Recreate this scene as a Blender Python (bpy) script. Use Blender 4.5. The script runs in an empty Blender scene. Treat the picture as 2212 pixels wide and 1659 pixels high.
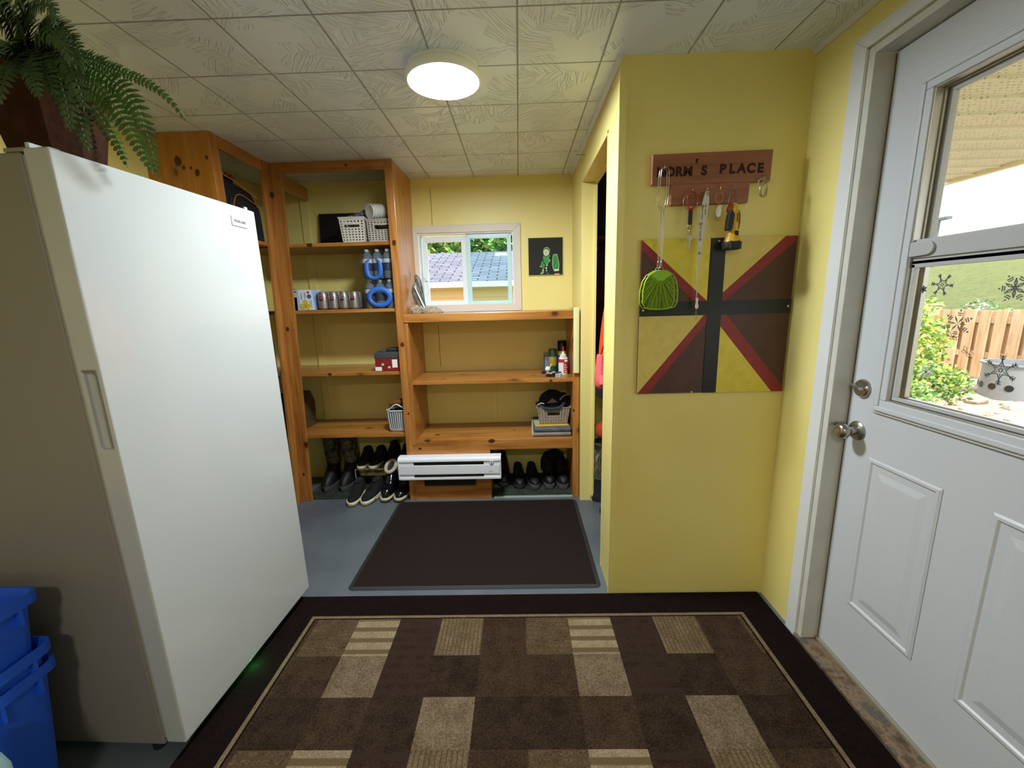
import bpy, bmesh, math, random
from mathutils import Vector, Matrix
PI = math.pi
random.seed(7)
sc = bpy.context.scene
col = sc.collection

# ---------------------------------------------------------------- camera
F = 888.85
CAMR = [[0.9995441496704854, 0.015897535318255447, -0.025666344311395608],
        [-0.022090769480608903, -0.1943583066910174, -0.9806818273649996],
        [-0.02057889120581785, 0.9808017725264393, -0.19391851960484294]]   # right, down, forward
EYE = Vector((0, 0, 1.33))
R_, D_, F_ = [Vector(v) for v in CAMR]
cam = bpy.data.cameras.new('camera')
cam.sensor_width = 36; cam.lens = F / 2212 * 36; cam.clip_start = .02; cam.clip_end = 300
co = bpy.data.objects.new('camera', cam); col.objects.link(co)
m = Matrix.Identity(4)
for i in range(3):
    m[i][0] = R_[i]; m[i][1] = -D_[i]; m[i][2] = -F_[i]; m[i][3] = EYE[i]
co.matrix_world = m
sc.camera = co

# ---------------------------------------------------------------- sky, sun, exposure
SKY = 2.0
w = bpy.data.worlds.new('sky'); sc.world = w; w.use_nodes = True
nt = w.node_tree; nt.nodes.clear()
wo = nt.nodes.new('ShaderNodeOutputWorld'); bg = nt.nodes.new('ShaderNodeBackground')
gr = nt.nodes.new('ShaderNodeValToRGB'); tc = nt.nodes.new('ShaderNodeTexCoord'); sx = nt.nodes.new('ShaderNodeSeparateXYZ')
nt.links.new(tc.outputs['Generated'], sx.inputs[0]); nt.links.new(sx.outputs['Z'], gr.inputs[0])
gr.color_ramp.elements[0].color = (.93, .97, 1, 1); gr.color_ramp.elements[1].color = (.70, .84, 1, 1)
nt.links.new(gr.outputs[0], bg.inputs[0]); bg.inputs[1].default_value = SKY
nt.links.new(bg.outputs[0], wo.inputs[0])
sun = bpy.data.lights.new('sun', 'SUN'); sun.energy = 4.2; sun.angle = .02; sun.color = (1, .95, .86)
so = bpy.data.objects.new('sun', sun); col.objects.link(so)
so.rotation_euler = Vector((-.15, -.8, 1.0)).normalized().to_track_quat('Z', 'Y').to_euler()
sc.view_settings.view_transform = 'Standard'; sc.view_settings.look = 'None'
sc.view_settings.gamma = 1; sc.view_settings.use_curve_mapping = False
sc.view_settings.exposure = 0.86
LAMP = 150.0
REAR_FILL = 85.0  # strength of the added fill light behind the viewer

def at(u, v, ax, val):
    """the point where the sight line through photo pixel (u, v) meets the plane ax = val"""
    r = R_ * ((u - 1106) / F) + D_ * ((v - 829.5) / F) + F_
    i = 'xyz'.index(ax)
    return EYE + r * ((val - EYE[i]) / r[i])

# ---------------------------------------------------------------- materials
def lin(c):
    if isinstance(c, str):
        c = [int(c[i:i + 2], 16) / 255 for i in (0, 2, 4)]
    return tuple(x / 12.92 if x <= .04045 else ((x + .055) / 1.055) ** 2.4 for x in c) + (1,)
MATS = {}
def mat(name, c='808080', rough=.5, metal=0, var=0, vs=8, bump=0, bs=60, spec=.5, trans=0, alpha=1, emit=0, coat=0, ior=1.45, sheen=0):
    if name in MATS: return MATS[name]
    M = bpy.data.materials.new(name); M.use_nodes = True
    n = M.node_tree.nodes; L = M.node_tree.links; b = n['Principled BSDF']
    c = lin(c)
    b.inputs['Base Color'].default_value = c; b.inputs['Roughness'].default_value = rough
    b.inputs['Metallic'].default_value = metal; b.inputs['Specular IOR Level'].default_value = spec
    b.inputs['Transmission Weight'].default_value = trans; b.inputs['Alpha'].default_value = alpha
    b.inputs['Coat Weight'].default_value = coat; b.inputs['IOR'].default_value = ior
    b.inputs['Sheen Weight'].default_value = sheen
    if emit:
        b.inputs['Emission Color'].default_value = c; b.inputs['Emission Strength'].default_value = emit
    if var or bump:
        t = n.new('ShaderNodeTexCoord')
    if var:
        x = n.new('ShaderNodeTexNoise'); x.inputs['Scale'].default_value = vs; x.inputs['Detail'].default_value = 5
        L.new(t.outputs['Object'], x.inputs['Vector'])
        r = n.new('ShaderNodeValToRGB')
        r.color_ramp.elements[0].position = .3; r.color_ramp.elements[1].position = .7
        r.color_ramp.elements[0].color = tuple(v * (1 - var) for v in c[:3]) + (1,)
        r.color_ramp.elements[1].color = tuple(min(1, v * (1 + var)) for v in c[:3]) + (1,)
        L.new(x.outputs['Fac'], r.inputs[0]); L.new(r.outputs[0], b.inputs['Base Color'])
    if bump:
        y = n.new('ShaderNodeTexNoise'); y.inputs['Scale'].default_value = bs; y.inputs['Detail'].default_value = 4
        L.new(t.outputs['Object'], y.inputs['Vector'])
        u = n.new('ShaderNodeBump'); u.inputs['Strength'].default_value = bump; u.inputs['Distance'].default_value = .01
        L.new(y.outputs['Fac'], u.inputs['Height']); L.new(u.outputs[0], b.inputs['Normal'])
    MATS[name] = M
    return M

class NT:
    """tiny helper for node graphs"""
    def __init__(s, name):
        s.M = bpy.data.materials.new(name); s.M.use_nodes = True
        s.n = s.M.node_tree.nodes; s.L = s.M.node_tree.links; s.b = s.n['Principled BSDF']; MATS[name] = s.M
        s.tc = s.n.new('ShaderNodeTexCoord')
    def node(s, t, **k):
        x = s.n.new('ShaderNode' + t)
        for a, v in k.items(): setattr(x, a, v)
        return x
    def put(s, sock, v):
        if isinstance(v, bpy.types.NodeSocket): s.L.new(v, sock)
        else: sock.default_value = v
    def math(s, op, a, b=0, c=0):
        x = s.node('Math', operation=op)
        s.put(x.inputs[0], a); s.put(x.inputs[1], b); s.put(x.inputs[2], c)
        return x.outputs[0]
    def noise(s, scale, detail=4, vec=None, rough=.5, dist=0):
        x = s.node('TexNoise'); x.inputs['Scale'].default_value = scale; x.inputs['Detail'].default_value = detail
        x.inputs['Roughness'].default_value = rough; x.inputs['Distortion'].default_value = dist
        s.L.new(vec or s.tc.outputs['Object'], x.inputs['Vector']); return x.outputs['Fac']
    def mapping(s, scale=(1, 1, 1), rot=(0, 0, 0), loc=(0, 0, 0), vec=None):
        x = s.node('Mapping'); x.inputs['Scale'].default_value = scale; x.inputs['Rotation'].default_value = rot
        x.inputs['Location'].default_value = loc
        s.L.new(vec or s.tc.outputs['Object'], x.inputs['Vector']); return x.outputs[0]
    def xyz(s, vec=None):
        x = s.node('SeparateXYZ'); s.L.new(vec or s.tc.outputs['Object'], x.inputs[0]); return x.outputs
    def ramp(s, f, stops):
        x = s.node('ValToRGB'); e = x.color_ramp.elements
        while len(e) < len(stops): e.new(.5)
        for i, (p, c) in enumerate(stops): e[i].position = p; e[i].color = lin(c) if not isinstance(c, tuple) or len(c) == 3 else c
        s.put(x.inputs[0], f); return x.outputs[0]
    def mix(s, f, a, b, mode='MIX'):
        x = s.node('MixRGB', blend_type=mode); s.put(x.inputs[0], f)
        s.put(x.inputs[1], lin(a) if isinstance(a, str) else a); s.put(x.inputs[2], lin(b) if isinstance(b, str) else b)
        return x.outputs[0]
    def bump(s, h, st=.3, d=.01, nrm=None):
        x = s.node('Bump'); x.inputs['Strength'].default_value = st; x.inputs['Distance'].default_value = d
        s.put(x.inputs['Height'], h)
        if nrm: s.L.new(nrm, x.inputs['Normal'])
        return x.outputs[0]
    def out(s, c=None, rough=None, nrm=None, **k):
        if c is not None: s.put(s.b.inputs['Base Color'], c)
        if rough is not None: s.put(s.b.inputs['Roughness'], rough)
        if nrm is not None: s.L.new(nrm, s.b.inputs['Normal'])
        for a, v in k.items(): s.put(s.b.inputs[a.replace('_', ' ')], v)
        return s.M

def yellow_paint(name, c0, c1):
    s = NT(name)
    a = s.noise(1.6, 3); f = s.noise(350, 2); sc_ = s.noise(9, 6, rough=.65)
    base = s.ramp(a, [(.35, c0), (.65, c1)])
    scuff = s.ramp(sc_, [(.0, (0, 0, 0, 1)), (.70, (0, 0, 0, 1)), (.78, (.25, .25, .25, 1))])
    base = s.mix(scuff, base, 'a8964c')
    return s.out(base, .42, s.bump(s.math('ADD', f, s.math('MULTIPLY', s.noise(12, 3), 2)), .12, .004))
Y = yellow_paint('yellow_wall_paint', 'e8d885', 'ecde90')

def wood(name, axis, c0='a0642a', c1='c08442', c2='78461b', rough=.32, knots=True, seed=0, at_=()):
    s = NT(name)
    st = [7, 7, 7]; st['xyz'.index(axis)] = .6
    v = s.mapping(st, (0, 0, 0), (seed * 1.7, seed * .9, seed * 2.3))
    g = s.noise(3.0, 8, v, .62, .6)
    fine = [60, 60, 60]; fine['xyz'.index(axis)] = 2.5
    g2 = s.noise(3.0, 4, s.mapping(fine), .6)
    base = s.ramp(g, [(.28, c2), (.42, c0), (.62, c1), (.8, c0)])
    base = s.mix(s.math('MULTIPLY', g2, .35), base, c2, 'MIX')
    if knots:
        ks = [4.2, 4.2, 4.2]; ks['xyz'.index(axis)] = 2.6
        vo = s.node('TexVoronoi'); vo.inputs['Scale'].default_value = 1.25; s.L.new(s.mapping(ks, (0, 0, 0), (seed + .3, .2 + seed * .4, .7)), vo.inputs['Vector'])
        k = s.ramp(vo.outputs['Distance'], [(.05, (1, 1, 1, 1)), (.10, (.25, .25, .25, 1)), (.2, (0, 0, 0, 1))])
        base = s.mix(k, base, '4a2309')
    for k in at_:      # knots where the board has them: x, y, z, radius
        sb = s.node('VectorMath', operation='SUBTRACT'); s.L.new(s.tc.outputs['Object'], sb.inputs[0]); sb.inputs[1].default_value = k[:3]
        sk = [1, 1, 1]; sk['xyz'.index(axis)] = .75
        ml = s.node('VectorMath', operation='MULTIPLY'); s.L.new(sb.outputs[0], ml.inputs[0]); ml.inputs[1].default_value = sk
        ln = s.node('VectorMath', operation='LENGTH'); s.L.new(ml.outputs[0], ln.inputs[0])
        dd = s.math('ADD', s.math('DIVIDE', ln.outputs['Value'], k[3]), s.math('MULTIPLY', s.math('SUBTRACT', s.noise(60, 2), .5), .5))
        base = s.mix(s.ramp(dd, [(.0, (1, 1, 1, 1)), (.75, (.9, .9, .9, 1)), (.9, (.3, .3, .3, 1)), (1, (0, 0, 0, 1))]), base, '3a1a0a')
    return s.out(base, rough, s.bump(g2, .06, .003), Coat_Weight=.25, Coat_Roughness=.15)
SHL = (-1.3, 2.65, 0); BKC = (-.2, 2.65, 0)
def kn(o, *ks): return [(k[0] - o[0], k[1] - o[1], k[2] - o[2], k[3]) for k in ks]
wood('pine_x', 'x', at_=kn(SHL, (-1.013, 2.645, 2.16, .009), (-1.297, 2.667, 1.715, .016), (-1.262, 2.667, .895, .012), (-1.253, 2.883, .477, .012)))
wood('pine_y', 'y')
wood('pine_z', 'z', at_=kn(SHL, (-1.492, 2.645, 1.20, .013), (-1.480, 2.645, 2.006, .016), (-1.512, 2.645, .202, .010), (-.760, 2.645, 1.709, .015), (-.758, 2.645, 1.081, .014), (-.752, 2.645, .62, .008)))
wood('pine_low_x', 'x', at_=kn(BKC, (-.203, 2.648, .418, .019), (-.594, 2.775, .428, .018), (-.693, 2.648, .372, .010), (-.640, 2.66, .428, .020), (-.521, 2.738, .836, .016), (.20, 2.655, .820, .010), (.09, 2.80, .836, .014), (-.05, 2.85, .428, .010)))
wood('pine_side_z', 'z', 'b8772c', 'cb8c40', '96591f', seed=3, at_=kn(SHL, (-1.661, 2.172, 2.055, .021), (-1.636, 2.172, 2.024, .010), (-1.600, 2.172, 2.022, .007), (-1.573, 2.172, 2.0, .014), (-1.515, 2.172, 2.067, .009), (-1.70, 2.172, 1.85, .015)))
wood('cedar_x', 'x', '8f5638', 'a5694a', '6f3e28', .55, False)

def ceiling_mat():
    s = NT('ceiling_tile'); x, y, z = s.xyz()
    P = .3046
    def edge(c, o):
        f = s.math('FRACT', s.math('DIVIDE', s.math('SUBTRACT', c, o), P))
        return s.math('MINIMUM', f, s.math('SUBTRACT', 1, f))
    d = s.math('MINIMUM', edge(x, .0144 - 10 * P), edge(y, 1.4070 - 20 * P))
    line = s.ramp(d, [(0, (1, 1, 1, 1)), (.004, (1, 1, 1, 1)), (.009, (0, 0, 0, 1))])
    # embossed chips: strokes in a direction that changes from cell to cell
    vo = s.node('TexVoronoi'); vo.inputs['Scale'].default_value = 9; s.L.new(s.tc.outputs['Object'], vo.inputs['Vector'])
    cs = s.node('SeparateColor'); s.L.new(vo.outputs['Color'], cs.inputs[0])
    ang = s.math('MULTIPLY', s.math('ROUND', s.math('MULTIPLY', cs.outputs[0], 5)), .63)
    co_, si_ = s.math('COSINE', ang), s.math('SINE', ang)
    u = s.math('ADD', s.math('MULTIPLY', x, co_), s.math('MULTIPLY', y, si_)); v = s.math('SUBTRACT', s.math('MULTIPLY', y, co_), s.math('MULTIPLY', x, si_))
    cb = s.node('CombineXYZ'); s.put(cb.inputs[0], s.math('MULTIPLY', u, 95)); s.put(cb.inputs[1], s.math('MULTIPLY', v, 9)); s.put(cb.inputs[2], cs.outputs[2])
    st = s.ramp(s.noise(1.0, 1, cb.outputs[0]), [(.0, (0, 0, 0, 1)), (.46, (0, 0, 0, 1)), (.56, (1, 1, 1, 1)), (1, (1, 1, 1, 1))])
    chips = s.math('MULTIPLY', st, s.math('GREATER_THAN', cs.outputs[1], .30))
    h = s.math('SUBTRACT', s.math('MULTIPLY', chips, .9), s.math('MULTIPLY', line, 2.2))
    tone = s.ramp(s.noise(1.3, 4), [(.3, 'dde8f4'), (.7, 'e6effa')])
    tone = s.mix(s.math('MULTIPLY', line, .65), tone, '77736a')
    return s.out(tone, .30, s.bump(h, 1.0, .004))
CEIL = ceiling_mat()

def floor_mat():
    s = NT('grey_floor_paint')
    base = s.ramp(s.noise(3, 5), [(.3, '50575e'), (.7, '61686e')])
    ch = s.ramp(s.noise(38, 5, rough=.6), [(.0, (0, 0, 0, 1)), (.735, (0, 0, 0, 1)), (.75, (1, 1, 1, 1))])
    base = s.mix(ch, base, 'b9b3a6')
    return s.out(base, .42, s.bump(s.noise(60, 3), .08, .004))
FLOOR = floor_mat()

WHITE = mat('white_trim_paint', 'd8d9dc', .4, var=.03, vs=5)
DOORW = mat('white_door_paint', 'c6c9d0', .35, bump=.05, bs=220)
JAMB = mat('jamb_paint', 'c9c8c2', .45, var=.06, vs=9)
VINYL = mat('white_vinyl', 'e4ebf0', .35)
GLASS = None
def thin_glass(name, tint=(1, 1, 1, 1), gl=.06):
    M = bpy.data.materials.new(name); M.use_nodes = True; n = M.node_tree.nodes; L = M.node_tree.links; n.clear()
    o = n.new('ShaderNodeOutputMaterial'); t = n.new('ShaderNodeBsdfTransparent'); g = n.new('ShaderNodeBsdfGlossy'); x = n.new('ShaderNodeMixShader')
    t.inputs[0].default_value = tint; g.inputs['Roughness'].default_value = .02
    x.inputs[0].default_value = gl; L.new(t.outputs[0], x.inputs[1]); L.new(g.outputs[0], x.inputs[2]); L.new(x.outputs[0], o.inputs[0])
    MATS[name] = M; return M
GL = thin_glass('clear_pane'); GLT = thin_glass('tinted_pane', (.80, .95, .97, 1), .07)
FILM = thin_glass('shrink_wrap', (.93, .95, .97, 1), .16)
BLACK = mat('black_plastic', '17171a', .45)
DARKF = mat('dark_fabric', '131316', .9, var=.3, vs=30)
CHROME = mat('brushed_metal', 'a8a49c', .28, 1)
WIRE = mat('steel_wire', 'bdb9b0', .3, 1)
BRASS = mat('brass_hook', 'c3a063', .3, 1)
SLAT = mat('dark_slot', '22241f', .6)
HEAT = mat('heater_enamel', 'dcdfe8', .4)
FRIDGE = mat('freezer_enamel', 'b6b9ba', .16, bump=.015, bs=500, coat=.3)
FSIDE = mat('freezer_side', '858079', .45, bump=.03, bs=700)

# ---------------------------------------------------------------- mesh helpers
class MB:
    def __init__(s): s.bm = bmesh.new(); s.mi = 0
    def _f(s, vs):
        try:
            f = s.bm.faces.new(vs); f.material_index = s.mi; return f
        except ValueError: return None
    def box(s, x0, x1, y0, y1, z0, z1):
        v = [s.bm.verts.new(p) for p in ((x0, y0, z0), (x1, y0, z0), (x1, y1, z0), (x0, y1, z0), (x0, y0, z1), (x1, y0, z1), (x1, y1, z1), (x0, y1, z1))]
        for q in ((3, 2, 1, 0), (4, 5, 6, 7), (0, 1, 5, 4), (1, 2, 6, 5), (2, 3, 7, 6), (3, 0, 4, 7)): s._f([v[i] for i in q])
        return v
    def hexa(s, b, t):
        """bottom quad b, top quad t (ccw seen from above)"""
        v = [s.bm.verts.new(p) for p in list(b) + list(t)]
        for q in ((3, 2, 1, 0), (4, 5, 6, 7), (0, 1, 5, 4), (1, 2, 6, 5), (2, 3, 7, 6), (3, 0, 4, 7)): s._f([v[i] for i in q])
        return v
    def rings(s, rings, caps=True, closed=False):
        R = [[s.bm.verts.new(p) for p in r] for r in rings]; n = len(R[0])
        for a, b in zip(R, R[1:] + ([R[0]] if closed else [])):
            for i in range(n): s._f([a[i], a[(i + 1) % n], b[(i + 1) % n], b[i]])
        if caps and not closed: s._f(R[0][::-1]); s._f(R[-1])
    def lathe(s, prof, c=(0, 0, 0), axis='z', n=24, sq=(1, 1), rot=0, caps=True):
        rs = []
        for r, h in prof:
            ring = []
            for i in range(n):
                a = 2 * PI * i / n + rot; p = (r * math.cos(a) * sq[0], r * math.sin(a) * sq[1], h)
                if axis == 'x': p = (p[2], p[0], p[1])
                if axis == 'y': p = (p[1], p[2], p[0])
                ring.append(Vector(p) + Vector(c))
            rs.append(ring)
        s.rings(rs, caps)
    def tube(s, pts, r, n=8, closed=False, flat=1.0):
        pts = [Vector(p) for p in pts]; rs = []; up = Vector((0, 0, 1)); N = len(pts); last = None
        for i, p in enumerate(pts):
            a = pts[i - 1] if (i or closed) else p; b = pts[(i + 1) % N] if (i < N - 1 or closed) else p
            t = (b - a).normalized()
            if last is None:
                k = up if abs(t.dot(up)) < .9 else Vector((1, 0, 0)); x = t.cross(k).normalized()
            else:
                x = (last - t * last.dot(t)); x = x.normalized() if x.length > 1e-6 else t.orthogonal().normalized()
            last = x; y = t.cross(x)
            rr = r[i] if isinstance(r, (list, tuple)) else r
            rs.append([p + x * (rr * math.cos(2 * PI * j / n)) + y * (rr * flat * math.sin(2 * PI * j / n)) for j in range(n)])
        s.rings(rs, True, closed)
    def prism(s, poly, axis, a, b):
        """poly in the other two axes (in xyz order), extruded from a to b along axis"""
        def P(q, h):
            return {'x': (h, q[0], q[1]), 'y': (q[0], h, q[1]), 'z': (q[0], q[1], h)}[axis]
        s.rings([[P(q, a) for q in poly], [P(q, b) for q in poly]])
    def quad(s, *p): return s._f([s.bm.verts.new(q) for q in p])
    def poly(s, pts): return s._f([s.bm.verts.new(q) for q in pts])
    def blob(s, c, r, n=2, jit=0, seed=0):
        g = bmesh.ops.create_icosphere(s.bm, subdivisions=n, radius=1)
        rnd = random.Random(seed)
        for v in g['verts']:
            k = 1 + jit * (rnd.random() - .5) * 2
            v.co = Vector((v.co.x * r[0] * k, v.co.y * r[1] * k, v.co.z * r[2] * k)) + Vector(c)
        for f in s.bm.faces:
            pass
    def xf(s, M):
        s.bm.transform(M); return s
    def build(s, name, m, parent=None, bev=0, smooth=0, local=False, sub=0, solid=0, seg=2):
        me = bpy.data.meshes.new(name)
        bmesh.ops.recalc_face_normals(s.bm, faces=s.bm.faces[:])
        if parent and not local:
            off = Vector((0, 0, 0)); q = parent
            while q: off += q.location; q = q.parent
            for v in s.bm.verts: v.co -= off
        s.bm.to_mesh(me); s.bm.free()
        for k in (m if isinstance(m, (list, tuple)) else [m]):
            me.materials.append(MATS[k] if isinstance(k, str) else k)
        o = bpy.data.objects.new(name, me); col.objects.link(o)
        if parent: o.parent = parent
        if smooth:
            for p in me.polygons: p.use_smooth = True
            me.set_sharp_from_angle(angle=math.radians(smooth))
        if solid:
            q = o.modifiers.new('thick', 'SOLIDIFY'); q.thickness = solid; q.offset = 0
        if bev:
            q = o.modifiers.new('bevel', 'BEVEL'); q.width = bev; q.segments = seg; q.limit_method = 'ANGLE'; q.angle_limit = math.radians(35)
        if sub:
            q = o.modifiers.new('sub', 'SUBSURF'); q.levels = sub; q.render_levels = sub
        return o
def tag(o, label=None, cat=None, group=None, kind=None):
    if label: o['label'] = label
    if cat: o['category'] = cat
    if group: o['group'] = group
    if kind: o['kind'] = kind
    return o
def thing(name, label, cat, loc=(0, 0, 0), rz=0, group=None, rx=0, ry=0):
    o = bpy.data.objects.new(name, None); col.objects.link(o); o.empty_display_size = .05
    o.location = loc; o.rotation_euler = (rx, ry, rz)
    return tag(o, label, cat, group)
def box(name, m, parent, x0, x1, y0, y1, z0, z1, bev=.002, **k):
    b = MB(); b.box(x0, x1, y0, y1, z0, z1); return b.build(name, m, parent, bev, **k)
def struct(o, label=None, cat=None): return tag(o, label, cat, kind='structure')
def copy_tree(o, parent=None):
    c = o.copy(); col.objects.link(c); c.parent = parent
    for ch in list(o.children): copy_tree(ch, c)
    return c
def text(name, s, size, m, parent, M, ext=.0005, local=True, font=None, shear=0, spacing=1, bold=0):
    cu = bpy.data.curves.new('t', 'FONT'); cu.body = s; cu.size = size; cu.extrude = ext; cu.align_x = 'CENTER'; cu.align_y = 'CENTER'
    cu.shear = shear; cu.space_character = spacing; cu.offset = bold
    o = bpy.data.objects.new('t', cu); col.objects.link(o)
    dg = bpy.context.evaluated_depsgraph_get(); me = bpy.data.meshes.new_from_object(o.evaluated_get(dg))
    bpy.data.objects.remove(o); bpy.data.curves.remove(cu)
    me.transform(M); me.materials.clear(); me.materials.append(MATS[m] if isinstance(m, str) else m); me.name = name
    q = bpy.data.objects.new(name, me); col.objects.link(q); q.parent = parent
    if parent and not local:
        off = Vector((0, 0, 0)); p = parent
        while p: off += p.location; p = p.parent
        me.transform(Matrix.Translation(-off))
    return q
RXF = Matrix.Rotation(PI / 2, 4, 'X')            # text facing -y
def facing_px(p): return Matrix.Translation(p) @ Matrix.Rotation(PI / 2, 4, 'Z') @ RXF      # text facing +x

def wall(name, axis, c0, c1, a0, a1, z0, z1, holes, m, label, cat='wall'):
    """slab at axis in [c0,c1], spanning a0..a1, holes = (h0,h1,zb,zt)"""
    b = MB(); aa = sorted({a0, a1, *[h[0] for h in holes], *[h[1] for h in holes]}); zz = sorted({z0, z1, *[h[2] for h in holes], *[h[3] for h in holes]})
    for i in range(len(aa) - 1):
        for j in range(len(zz) - 1):
            am, zm = (aa[i] + aa[i + 1]) / 2, (zz[j] + zz[j + 1]) / 2
            if any(h[0] < am < h[1] and h[2] < zm < h[3] for h in holes): continue
            if axis == 'x': b.box(c0, c1, aa[i], aa[i + 1], zz[j], zz[j + 1])
            else: b.box(aa[i], aa[i + 1], c0, c1, zz[j], zz[j + 1])
    bmesh.ops.remove_doubles(b.bm, verts=b.bm.verts[:], dist=1e-5)
    seen = {}
    for f in list(b.bm.faces):
        k = tuple(sorted(v.index for v in f.verts)) if False else tuple(sorted((round(v.co.x, 4), round(v.co.y, 4), round(v.co.z, 4)) for v in f.verts))
        seen.setdefault(k, []).append(f)
    for k, fs in seen.items():
        if len(fs) > 1: bmesh.ops.delete(b.bm, geom=fs, context='FACES_ONLY')
    return struct(b.build(name, m), label, cat)

H = 2.187
XL, XR, YB, YR = -1.82, 1.079, 3.063, -2.3
# ---------------------------------------------------------------- room shell
struct(box('floor', FLOOR, None, XL - .1, 1.25, YR - .1, YB + .1, -.12, 0, 0), 'grey painted floor of the porch entry', 'floor')
struct(box('ceiling', CEIL, None, XL - .1, 1.25, YR - .1, YB + .1, H, H + .06, 0), 'white ceiling of square embossed tiles', 'ceiling')
wall('wall_back', 'y', YB, YB + .12, XL - .1, 1.2, 0, H, [(-.705, -.02, 1.315, 1.835)], Y, 'yellow painted back wall with the small sliding window', 'wall')
wall('wall_left', 'x', XL - .1, XL, YR, YB, 0, H, [], Y, 'yellow wall behind the freezer', 'wall')
wall('wall_right', 'x', XR, 1.21, YR, YB, 0, H, [(.52, 1.43, 0, 2.05), (-1.9, -.5, .95, 1.95)], Y, 'yellow wall holding the white entry door', 'wall')
wall('wall_rear', 'y', YR - .1, YR, XL - .1, 1.2, 0, H, [], Y, 'yellow wall behind the viewer', 'wall')
wall('wall_closet_side', 'x', .389, .473, 1.764, YB, 0, H, [(1.885, 2.612, 0, 2.024)], Y, 'yellow closet wall with an open doorway', 'wall')
wall('wall_closet_front', 'y', 1.68, 1.764, .389, XR, 0, H, [], Y, 'yellow closet wall carrying the key rack and painted board', 'wall')
# unseen plain panel window, added behind the viewer to let in fill daylight
for k, (ax, a) in enumerate((('x', (-1.9, -.5, .95, 1.95)),)):
    b = MB(); a0, a1, z0, z1 = a; t = .05
    c0, c1 = (XR - .01, 1.2) if ax == 'x' else (YR - .09, YR + .01)
    for q in ((a0, a1, z0, z0 + t), (a0, a1, z1 - t, z1), (a0, a0 + t, z0 + t, z1 - t), (a1 - t, a1, z0 + t, z1 - t), ((a0 + a1) / 2 - .02, (a0 + a1) / 2 + .02, z0 + t, z1 - t)):
        if ax == 'x': b.box(c0, c1, q[0], q[1], q[2], q[3])
        else: b.box(q[0], q[1], c0, c1, q[2], q[3])
    struct(b.build('window_%d' % (k + 3), WHITE), 'unseen white framed window added behind the viewer for fill daylight', 'window')

# ceiling molding along the closet wall and door wall
b = MB(); b.prism([(.372, H), (.389, H), (.389, H - .022), (.384, H - .024), (.372, H - .006)], 'y', 1.665, YB)
struct(b.build('trim_1', WHITE), 'thin white ceiling molding along the closet wall', 'trim')
b = MB(); b.prism([(XR - .016, H), (XR, H), (XR, H - .02), (XR - .006, H - .02), (XR - .016, H - .006)], 'y', YR, 1.68)
struct(b.build('trim_2', WHITE), 'thin ceiling molding above the entry door', 'trim')
# corner bead on closet corner and doorway lining
b = MB(); b.box(.384, .389, 1.676, 1.70, 0, H - .02); b.box(.384, .41, 1.675, 1.68, 0, H - .02)
struct(b.build('trim_3', Y), 'yellow corner strip on the closet wall edge', 'trim')
b = MB()
b.box(.387, .476, 1.885, 1.90, 0, 2.024); b.box(.387, .476, 2.598, 2.612, 0, 2.024); b.box(.387, .476, 1.885, 2.612, 2.010, 2.024)
b.box(.462, .476, 1.90, 2.598, 1.996, 2.010); b.box(.462, .476, 2.585, 2.598, 0, 1.996)
struct(b.build('trim_4', Y, bev=.001), 'yellow lining boards of the closet doorway', 'trim')
# wall seams (battens) on back wall
b = MB(); b.box(-.232, -.180, YB - .008, YB, .43, .81); struct(b.build('trim_5', Y, bev=.002), 'yellow batten over a panel seam inside the low bookcase', 'trim')
b = MB(); b.box(-1.52, -1.465, YB - .012, YB, .02, H - .01); struct(b.build('trim_6', Y, bev=.002), 'yellow batten in the corner of the tall shelves', 'trim')
b = MB(); b.box(.3715, .389, YB - .006, YB, 1.28, H); struct(b.build('trim_15', Y, bev=.001), 'thin yellow strip in the back right corner', 'trim')
b = MB(); b.box(-.600, -.597, YB - .0015, YB, 1.88, 2.12); b.box(-.600, -.597, YB - .0015, YB, .87, 1.18); struct(b.build('trim_7', mat('seam_shadow_gap', '6b5a28', .8)), 'narrow open seams between back wall panels', 'trim')

# ---------------------------------------------------------------- back window
W = struct(thing('window_1', 'small white sliding window above the low bookcase', 'window', (-.36, YB, 1.27)))
b = MB()
x0, x1, z0, z1 = -.760, .022, 1.274, 1.878; t = .052
def frame_y(b, x0, x1, z0, z1, t, y0, y1, bt=None):
    bt = t if bt is None else bt
    b.hexa([(x0, y0, z0), (x1, y0, z0), (x1, y1, z0), (x0, y1, z0)], [(x0 + t, y0, z0 + bt), (x1 - t, y0, z0 + bt), (x1 - t, y1, z0 + bt), (x0 + t, y1, z0 + bt)])
    b.hexa([(x0 + t, y0, z1 - t), (x1 - t, y0, z1 - t), (x1 - t, y1, z1 - t), (x0 + t, y1, z1 - t)], [(x0, y0, z1), (x1, y0, z1), (x1, y1, z1), (x0, y1, z1)])
    b.hexa([(x0, y0, z0), (x0 + t, y0, z0 + bt), (x0 + t, y1, z0 + bt), (x0, y1, z0)], [(x0, y0, z1), (x0 + t, y0, z1 - t), (x0 + t, y1, z1 - t), (x0, y1, z1)])
    b.hexa([(x1 - t, y0, z0 + bt), (x1, y0, z0), (x1, y1, z0), (x1 - t, y1, z0 + bt)], [(x1 - t, y0, z1 - t), (x1, y0, z1), (x1, y1, z1), (x1 - t, y1, z1 - t)])
frame_y(b, x0, x1, z0, z1, t, YB - .018, YB); b.build('casing', mat('casing_paint', 'd9cfc2', .45), W, .002)
b = MB(); frame_y(b, -.712, -.022, 1.312, 1.832, .014, YB - .005, YB + .11); b.build('window_frame', VINYL, W, .001)
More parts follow.
